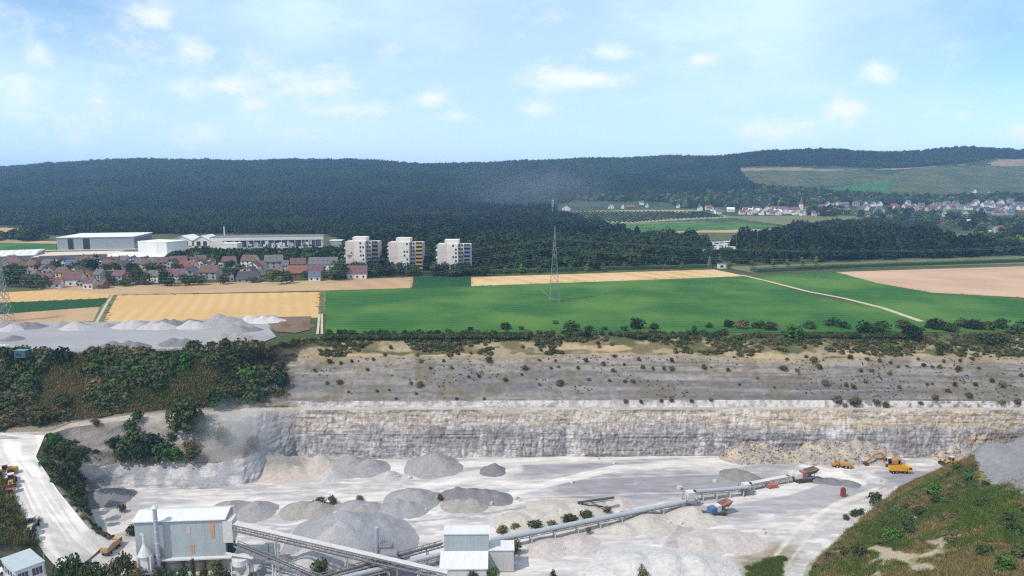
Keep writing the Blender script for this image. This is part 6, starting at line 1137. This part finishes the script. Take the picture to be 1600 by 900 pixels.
def dumptruck(label, loc, rz, body, bed_empty=True, sc=1, cabm=None, load=False):
    r = thing('dump_truck', label, 'dump truck', loc, rz); cabm = cabm or body
    MB().box(0, 0, .75, 8.2, 1.1, .4).build('chassis', chassis, r); wheels(r, (-3.2, -1.9, 1.4, 2.9), 1.25, .52)
    mb = MB(); mb.prism([(2.6, .9), (4.35, .9), (4.35, 2.0), (4.15, 3.0), (2.6, 3.0)], -1.2, 1.2); cab = mb.build('cab', cabm, r)
    MB().box(4.3, 0, 1.95, .1, 2.1, .85).build('windscreen', glass, cab); [MB().box(3.5, s*1.21, 1.95, 1.0, .06, .75).build('side_window', glass, cab) for s in (-1, 1)]
    for s in (-1, 1): MB().box(4.36, s*.85, 1.05, .06, .35, .25).build('headlight', dustw, r)
    MB().box(4.4, 0, .55, .15, 2.3, .35).build('bumper', cabm, r)
    mb = MB(); prof = [(-4.2, 1.35), (2.2, 1.35), (2.35, 3.1), (-4.3, 2.9)]
    mb.prism([(-4.2, 1.25), (2.2, 1.25), (2.3, 1.4), (-4.25, 1.4)], -1.2, 1.2)
    for s in (-1, 1): mb.prism(prof, s*1.15-.06, s*1.15+.06)
    mb.box(2.28, 0, 1.35, .14, 2.3, 1.8); mb.box(-4.25, 0, 1.35, .12, 2.3, 1.45); [mb.box(x, s*1.25, 1.4, .14, .1, 1.5) for x in (-3.4, -2.2, -1, .2, 1.4) for s in (-1, 1)]; mb.build('tipper_body', body, r)
    if load: MB().prism([(-4, 1.6), (2.1, 1.6), (1.5, 3.0), (-1, 3.35), (-3.6, 2.9)], -1.05, 1.05).build('gravel_load', HG['pale'], r)
    else: MB().box(-1, 0, 1.42, 6.2, 2.2, .5).build('floor_dust', mat('bed_dust', c(196, 170, 120)), r)
    r.scale = (sc,)*3; return r
# positions
dumptruck('bright yellow four axle dump truck parked beside the excavator', P(1406, 739, Z0), R(-3), ytr, sc=.82)
dumptruck('dusty yellow dump truck driving off the ramp road', P(175, 860, Z0+.1), R(88), dusty, load=True, sc=.78)
# articulated dumper
r = thing('articulated_dumper', 'dusty orange dumper below the long ochre rock pile', 'dumper', P(1316, 731, Z0), R(168)); wheels(r, (2.6, -1.4, -3.1), 1.35, .85, .6); MB().box(-.3, 0, 1.1, 7, 1, .5).build('chassis', chassis, r)
mb = MB(); mb.prism([(3.0, 1.2), (5.2, 1.2), (5.0, 2.2), (3.0, 2.4)], -1.1, 1.1); mb.build('bonnet', yex, r); q = MB().box(2.4, 0, 1.4, 1.5, 1.7, 2.1).build('cab', yex, r); MB().box(3.17, 0, 2.3, .06, 1.5, .9).build('windscreen', glass, q)
mb = MB(); mb.prism([(-4.6, 2.4), (-3.6, 1.5), (1.2, 1.6), (1.5, 2.9), (-4.4, 2.6)], -1.5, 1.5); mb.build('tipper_body', yex, r); r.scale = (.7,)*3
# excavator
r = thing('excavator', 'orange tracked excavator with boom reaching down behind the truck', 'excavator', P(1391, 727.5, Z0), R(180)); 
for s in (-1, 1):
    mb = MB(); mb.prism([(-2.2, .15), (-1.8, 0), (1.8, 0), (2.2, .15), (2.3, .6), (1.9, .95), (-1.9, .95), (-2.3, .6)], s*1.25-.3, s*1.25+.3); mb.build('track', chassis, r)
MB().box(-.6, 0, 1.1, 4.2, 2.7, 1.35).build('house', yex, r); MB().box(-2.4, 0, 1.1, .9, 2.7, 1.6).build('counterweight', yex, r); q = MB().box(1.1, .85, 1.2, 1.5, 1.0, 2.1).build('cab', dustw, r); MB().box(1.88, .85, 1.9, .06, .85, 1.2).build('windscreen', glass, q); MB().box(1.1, 1.37, 2.0, 1.1, .06, 1.0).build('side_window', glass, q)
mb = MB(); mb.bar((1.2, -.2, 1.9), (3.4, -.2, 4.6), .55, .75); mb.bar((3.3, -.2, 4.6), (5.6, -.2, 4.0), .5, .7); mb.build('boom', yex, r); MB().bar((5.4, -.2, 4.2), (8.3, -.2, 1.2), .42, .55).build('stick', yex, r)
mb = MB(); mb.prism([(7.7, .1), (8.9, .15), (9.2, 1.0), (8.3, 1.5), (7.6, .9)], -.9, .5); mb.build('bucket', chassis, r); MB().tube((2.2, -.2, 2.6), (4.2, -.2, 4.2), .12, .12, 8).build('hydraulic_ram', dustw, r)
def loader(label, loc, rz, body, sc=1, bucket=chassis):
    r = thing('wheel_loader', label, 'wheel loader', loc, rz); wheels(r, (-1.6, 1.6), 1.35, .85, .6)
    mb = MB(); mb.prism([(-3.6, 1.0), (-.6, .9), (-.6, 2.3), (-3.4, 2.0)], -.95, .95); mb.build('engine_hood', body, r); MB().box(.9, 0, .9, 2.4, 1.0, .8).build('front_frame', body, r)
    q = MB().box(-.1, 0, 1.6, 1.4, 1.45, 1.75).build('cab', body, r); MB().box(.62, 0, 2.0, .06, 1.3, 1.0).build('windscreen', glass, q); [MB().box(-.1, s*.75, 2.0, 1.1, .06, 1.0).build('side_window', glass, q) for s in (-1, 1)]; MB().box(-.1, 0, 3.38, 1.7, 1.7, .12).build('cab_roof', dustw, q)
    mb = MB(); [mb.bar((1.2, s*.5, 1.7), (3.5, s*.5, .6), .25, .35) for s in (-1, 1)]; mb.build('lift_arm', body, r)
    mb = MB(); n_ = 1.6; mb.prism([(3.3, .15), (4.6, .08), (4.7, .2), (3.55, .35), (3.45, 1.2), (3.9, 1.45), (3.75, 1.5), (3.2, 1.25)], -n_, n_); mb.box(3.95, -n_, .1, 1.2, .08, 1.1); mb.box(3.95, n_, .1, 1.2, .08, 1.1); mb.build('bucket', bucket, r); r.scale = (sc,)*3; return r
def on_strip(px, py):     # ramp surface point under a pixel
    best = None; bd = 1e9
    for t_ in np.linspace(0, 1, 41):
        L = rr2*(1-t_)+rl2*t_; a, b = proj(L); d = np.hypot(a-px, b-py); k = int(np.argmin(d))
        if d[k] < bd: bd = d[k]; best = L[k]
    return best+np.array([0, 0, .1])
loader('pale dusty wheel loader with wide dark bucket on the ramp road', on_strip(50, 826), R(-72), mat('pale_dusty_paint', c(206, 198, 184), c(186, 176, 160)), 1.0)
loader('yellow wheel loader with rusty bucket at the ramp edge', on_strip(18, 758), R(-60), mat('worn_yellow', c(196, 158, 84), c(166, 132, 76)), .9, mud)
loader('yellow and black loader parked behind the rusty bucket loader', on_strip(8, 742), R(-150), mat('worn_yellow', c(196, 158, 84)), .9, chassis)
loader('white cab loader half hidden behind the green spur', P(1486, 726, Z0), R(185), mat('pale_orange_paint', c(222, 176, 110)), .85)
# mobile crushers
def crusher(label, loc, rz, c1, c2, hop, sc=1):
    r = thing('mobile_crusher', label, 'mobile crusher', loc, rz)
    for s in (-1, 1): MB().prism([(-2.5, .1), (2.5, .1), (2.8, .6), (2.4, 1.0), (-2.4, 1.0), (-2.8, .6)], s*1.2-.3, s*1.2+.3).build('track', chassis, r)
    MB().box(0, 0, 1.05, 7, 2.0, .5).build('frame', dgrey, r); MB().box(-2.0, 0, 1.56, 2.2, 2.3, 1.6).build('engine_housing', c1, r); MB().box(.1, 0, 1.56, 1.7, 2.1, 2.0).build('crusher_body', c2, r)
    mb = MB(); mb.add([(1.6, -1, 2.4), (4.4, -1, 2.9), (4.4, 1, 2.9), (1.6, 1, 2.4), (1.0, -1.6, 3.6), (5.2, -1.6, 4.3), (5.2, 1.6, 4.3), (1.0, 1.6, 3.6)], [(0, 3, 2, 1), (0, 1, 5, 4), (1, 2, 6, 5), (2, 3, 7, 6), (3, 0, 4, 7)]); mb.build('feed_hopper', hop, r)
    mb = MB(); mb.bar((3.6, -.8, 1.2), (3.9, -.8, 2.8), .15); mb.bar((3.6, .8, 1.2), (3.9, .8, 2.8), .15); mb.build('hopper_struts', dgrey, r)
    mb = MB(); mb.bar((-1.5, 0, 1.1), (-6.2, 0, 2.9), .8, .25); mb.bar((-1.5, .4, .8), (-6.2, .4, 2.7), .1); mb.bar((-1.5, -.4, .8), (-6.2, -.4, 2.7), .1); mb.build('discharge_belt', dgrey, r); r.scale = (sc,)*3; return r
crusher('mobile crusher with blue engine housing and rusty hopper on the pit floor', P(1120, 805, Z0), R(24), mat('blue_machine_paint', c(86, 124, 178), c(70, 104, 150)), dustw, mud, .92)
crusher('larger grey mobile crusher at the far conveyor end', P(1254, 752, Z0), R(14), dustw, mud, mat('grey_brown_steel', c(128, 116, 112)), .98)
r = thing('tracked_screen', 'small red feeder with steel arms beside the cream conveyor', 'feeder', P(1206, 763, Z0), R(15)); MB().box(0, 0, .5, 3.4, 1.6, 1.0).build('hopper', mat('faded_red', c(190, 120, 112)), r); mb = MB(); mb.bar((-1.5, 0, .4), (-3.2, 0, 2.4), .25); mb.bar((1.4, 0, .8), (3.4, 0, 2.6), .25); mb.bar((-1.2, 0, .3), (1.2, 0, .3), .3); mb.build('arms', dgrey, r)
# field stacker conveyor
r = thing('stacker_conveyor', 'dark wheeled stacker conveyor beside the pink heap', 'conveyor', P(936, 797, Z0), R(4)); mb = MB(); mb.bar((-6.5, 0, 2.6), (4.5, 0, 3.8), 1.0, .25); [mb.bar((-6.5, s*.5, 2.2), (4.5, s*.5, 3.3), .12) for s in (-1, 1)]; mb.build('belt', chassis, r); mb = MB(); [mb.bar((-2.5, s*.5, 2.6), (1.2, s*.5, .4), .15) or mb.bar((3.2, s*.5, 3.4), (1.2, s*.5, .4), .15) for s in (-1, 1)]; mb.bar((-5.5, 0, 2.4), (0.5, 0, .6), .2); mb.build('undercarriage', chassis, r); wheels(r, (.8,), .9, .45, .3)
r = thing('red_container', 'upright dark red steel tank standing alone on the floor', 'tank', P(1317, 776, Z0)); mr_ = mat('dark_red_paint', c(150, 74, 70), c(124, 62, 60)); MB().box(0, 0, .1, 1.2, 1.2, 2.6).build('body', mr_, r); MB().tube((0, 0, 2.7), (0, 0, 3.0), .4, .3, 10).build('cap', chassis, r); MB().box(0, 0, 0, 1.6, 1.6, .15).build('base_plate', mud, r)
# scattered boulders
bmh = []
for k in range(3):
    q = random.Random(k); V = []; mb = MB(); mb.box(0, 0, -.1, 1, .9, .8, .3*k, .1, .2); mb.v = [tuple(a*q.uniform(.75, 1.15) for a in v) for v in mb.v]; bmh.append(mb.mesh('boulder', HG['white']))
for (x, y, s_) in [(641,747,1),(622,745,.8),(894,755,1),(960,725,.9),(1117,754,1.2),(1061,764,1.4),(880,878-20,.8),(993,758,.8),(808,779,1),(767,788,1),(812,782,.7),(682,779,1),(665,797,.7),(1045,818,1.1),(1064,819,1.1),(1192,828,.8),(1194,834,.9),(685,878,1.2),(155,789,1),(523,803,.7),(934,718,.9),(765,730,.8),(1380,758,1.0),(1400,764,1.3),(1374,752,.9),(1391,770,1.1)]:
    p = P(x, y, Z0); o_ = addobj('boulder', random.choice(bmh), None, p, random.uniform(0, 3)); o_.scale = (s_*1.1,)*3; tag(o_, 'pale boulder lying on the open pit floor', 'boulder', 'pale boulders on the pit floor')
def plume(name, px, py, yb, z, rx, ry, rz_, dens):
    g = P(px, yb, z); v = (450-py)/FPX; t_ = g[1]/(cT+v*sT); zc = CZ+t_*(-sT+v*cT)
    import bmesh
    b = bmesh.new(); bmesh.ops.create_icosphere(b, subdivisions=3, radius=1); me = bpy.data.meshes.new(name); b.to_mesh(me); b.free()
    m = bpy.data.materials.new(name); m.use_nodes = True; t = m.node_tree; t.nodes.clear(); o_ = t.nodes.new('ShaderNodeOutputMaterial'); p_ = t.nodes.new('ShaderNodeVolumePrincipled'); p_.inputs['Color'].default_value = (.9, .91, .94, 1)
    tcn = t.nodes.new('ShaderNodeTexCoord'); ln = t.nodes.new('ShaderNodeVectorMath'); ln.operation = 'LENGTH'; t.links.new(tcn.outputs['Object'], ln.inputs[0]); nz = t.nodes.new('ShaderNodeTexNoise'); nz.inputs['Scale'].default_value = 2.2; nz.inputs['Detail'].default_value = 4; t.links.new(tcn.outputs['Object'], nz.inputs['Vector'])
    f_ = mth('MULTIPLY', mth('SUBTRACT', 1.0, ln.outputs['Value'], tree=t, clamp=True), mth('MULTIPLY_ADD', nz.outputs['Fac'], 4.0, -1.3, tree=t, clamp=True), tree=t); t.links.new(mth('MULTIPLY', f_, dens, tree=t), p_.inputs['Density']); t.links.new(p_.outputs[0], o_.inputs['Volume']); me.materials.append(m)
    o = struct(name, me, 'stuff'); o.location = (g[0], g[1], zc); o.scale = (rx, ry, rz_); return o
plume('dust_cloud', 375, 680, 745, Z0, 16, 9, 13, .13); plume('dust_cloud', 560, 845, 880, Z0, 19, 10, 10, .08); plume('dust_cloud', 830, 300, 322, 20, 190, 70, 75, .0028)
# ---- site office on the left
po = P(50, 922, -28); r = thing('site_office', 'pale blue grey two storey office cabin with dark windows', 'office building', po, R(52)); s = ppm(po); om = mat('office_panel', c(206, 214, 222), c(190, 198, 208), scale=.6); Hh = ztop(po+np.array([0, 0, 0]), 886)+28; print('office', po, Hh)
ow = 5.4; ol = 8.5; MB().box(0, ol/2, 0, ow, ol, Hh).build('wall', om, r); MB().box(0, ol/2, Hh+.02, ow+.4, ol+.4, .25).build('roof', mat('office_roof', c(186, 198, 206), c(170, 184, 194), scale=.5), r)
for x in (-1.35, 1.35): q = MB().box(x, -.05, Hh-2.3, 1.9, .1, 1.6).build('window', glass, r); [MB().box(x+a, -.12, Hh-2.3, .06, .05, 1.6).build('frame', om, q) for a in (-.3, .3)]
for k in range(5): MB().box(-ow/2-.05, 1.0+k*1.7, Hh-2.1, .1, .9, 1.2).build('window', glass, r)
MB().box(-ow/2-1.1, 3.2, Hh-3.2, 2.2, 6.5, .18).build('canopy', om, r)
pp_ = P(72, 905, -30); r = thing('lamp_post', 'slim white lamp post beside the office cabin', 'lamp post', pp_); MB().tube((0, 0, 0), (0, 0, ztop(pp_, 866)+30), .09, .06, 8).build('pole', dustw, r); MB().box(.15, 0, ztop(pp_, 866)+30, .5, .25, .12).build('lamp_head', dgrey, r); MB().box(0, 0, 0, .35, .35, 1.2).build('socket_box', dustw, r)
pp_ = P(4, 902, -27.5); r = thing('parked_van', 'small white and red van beside the office canopy', 'van', pp_, R(80)); MB().prism([(-2.2, .4), (2.3, .4), (2.3, 1.1), (1.5, 1.3), (.9, 2.0), (-2.2, 2.0)], -.9, .9).build('body', whitem, r); MB().box(0, -.93, .7, 2.6, .05, .25).build('stripe', mr_, r); MB().box(-.2, -.93, 1.3, 2.2, .05, .5).build('side_window', glass, r); wheels(r, (-1.4, 1.4), .92, .33, .2)
# ================================================================== LABELS THAT SINGLE OUT
ORD = ['', 'second', 'third', 'fourth', 'fifth', 'sixth', 'seventh', 'eighth', 'ninth', 'tenth', 'eleventh', 'twelfth', 'thirteenth', 'fourteenth', 'fifteenth', 'sixteenth', 'seventeenth', 'eighteenth', 'nineteenth', 'twentieth']
def wpos(o): return np.array(o.matrix_basis.translation)
by = {}
for o in THINGS: by.setdefault(o['label'], []).append(o)
LMK = [(130, 'under the grey blue hall'), (300, 'near the works hall'), (520, 'near the farm track'), (640, 'near the apartment towers'), (760, 'near the blue balcony tower'), (930, 'near the lattice pylon'), (1120, 'near the field hut'), (1300, 'near the church'), (1400, 'near the excavator'), (2000, 'near the photo edge')]
def lmk(px, py):
    if py > 640: L_ = [(130, 'near the ramp road'), (230, 'near the dusty truck'), (400, 'near the silos'), (640, 'near the largest heap'), (800, 'near the screening tower'), (1060, 'near the pipe conveyor'), (1200, 'near the blue crusher'), (1340, 'near the red tank'), (1440, 'near the excavator'), (3000, 'near the gravel dump')]
    elif py > 480: L_ = [(220, 'above the ramp'), (460, 'near the quarry corner'), (640, 'nearest the farm tracks'), (800, 'under the grain field'), (930, 'below the pylon'), (1100, 'beyond the pylon'), (1260, 'above the blasted rock'), (1400, 'above the excavator'), (3000, 'above the gravel dump')]
    else: L_ = LMK[:7]+[(3000, 'near the church')] if py > 400 else LMK[:8]+[(1460, 'by the vineyard foot'), (3000, 'near the photo edge')]
    for a, b in L_:
        if px < a: return b
for lb, L in by.items():
    if len(L) < 2: continue
    sub = {}
    for o in L: px_, py_ = proj(wpos(o)); sub.setdefault(lmk(px_, py_) if len(L) > 3 else '', []).append((float(px_), o))
    for k, q in sub.items():
        q.sort(key=lambda a: a[0]); t0 = (lb+' '+k).strip()
        for i, (a, o) in enumerate(q):
            e = '' if len(q) == 1 else (', leftmost' if i == 0 else f', {ORD[i] if i < len(ORD) else "rightmost"} from left' if i < len(q)-1 else ', rightmost')
            w = (t0+e).split(); o['label'] = ' '.join(w if len(w) <= 16 else [x for x in w if x not in ('the', 'and', 'a', 'of')][:16])
            if 'group' not in o.keys(): o['group'] = o['category']+' group'
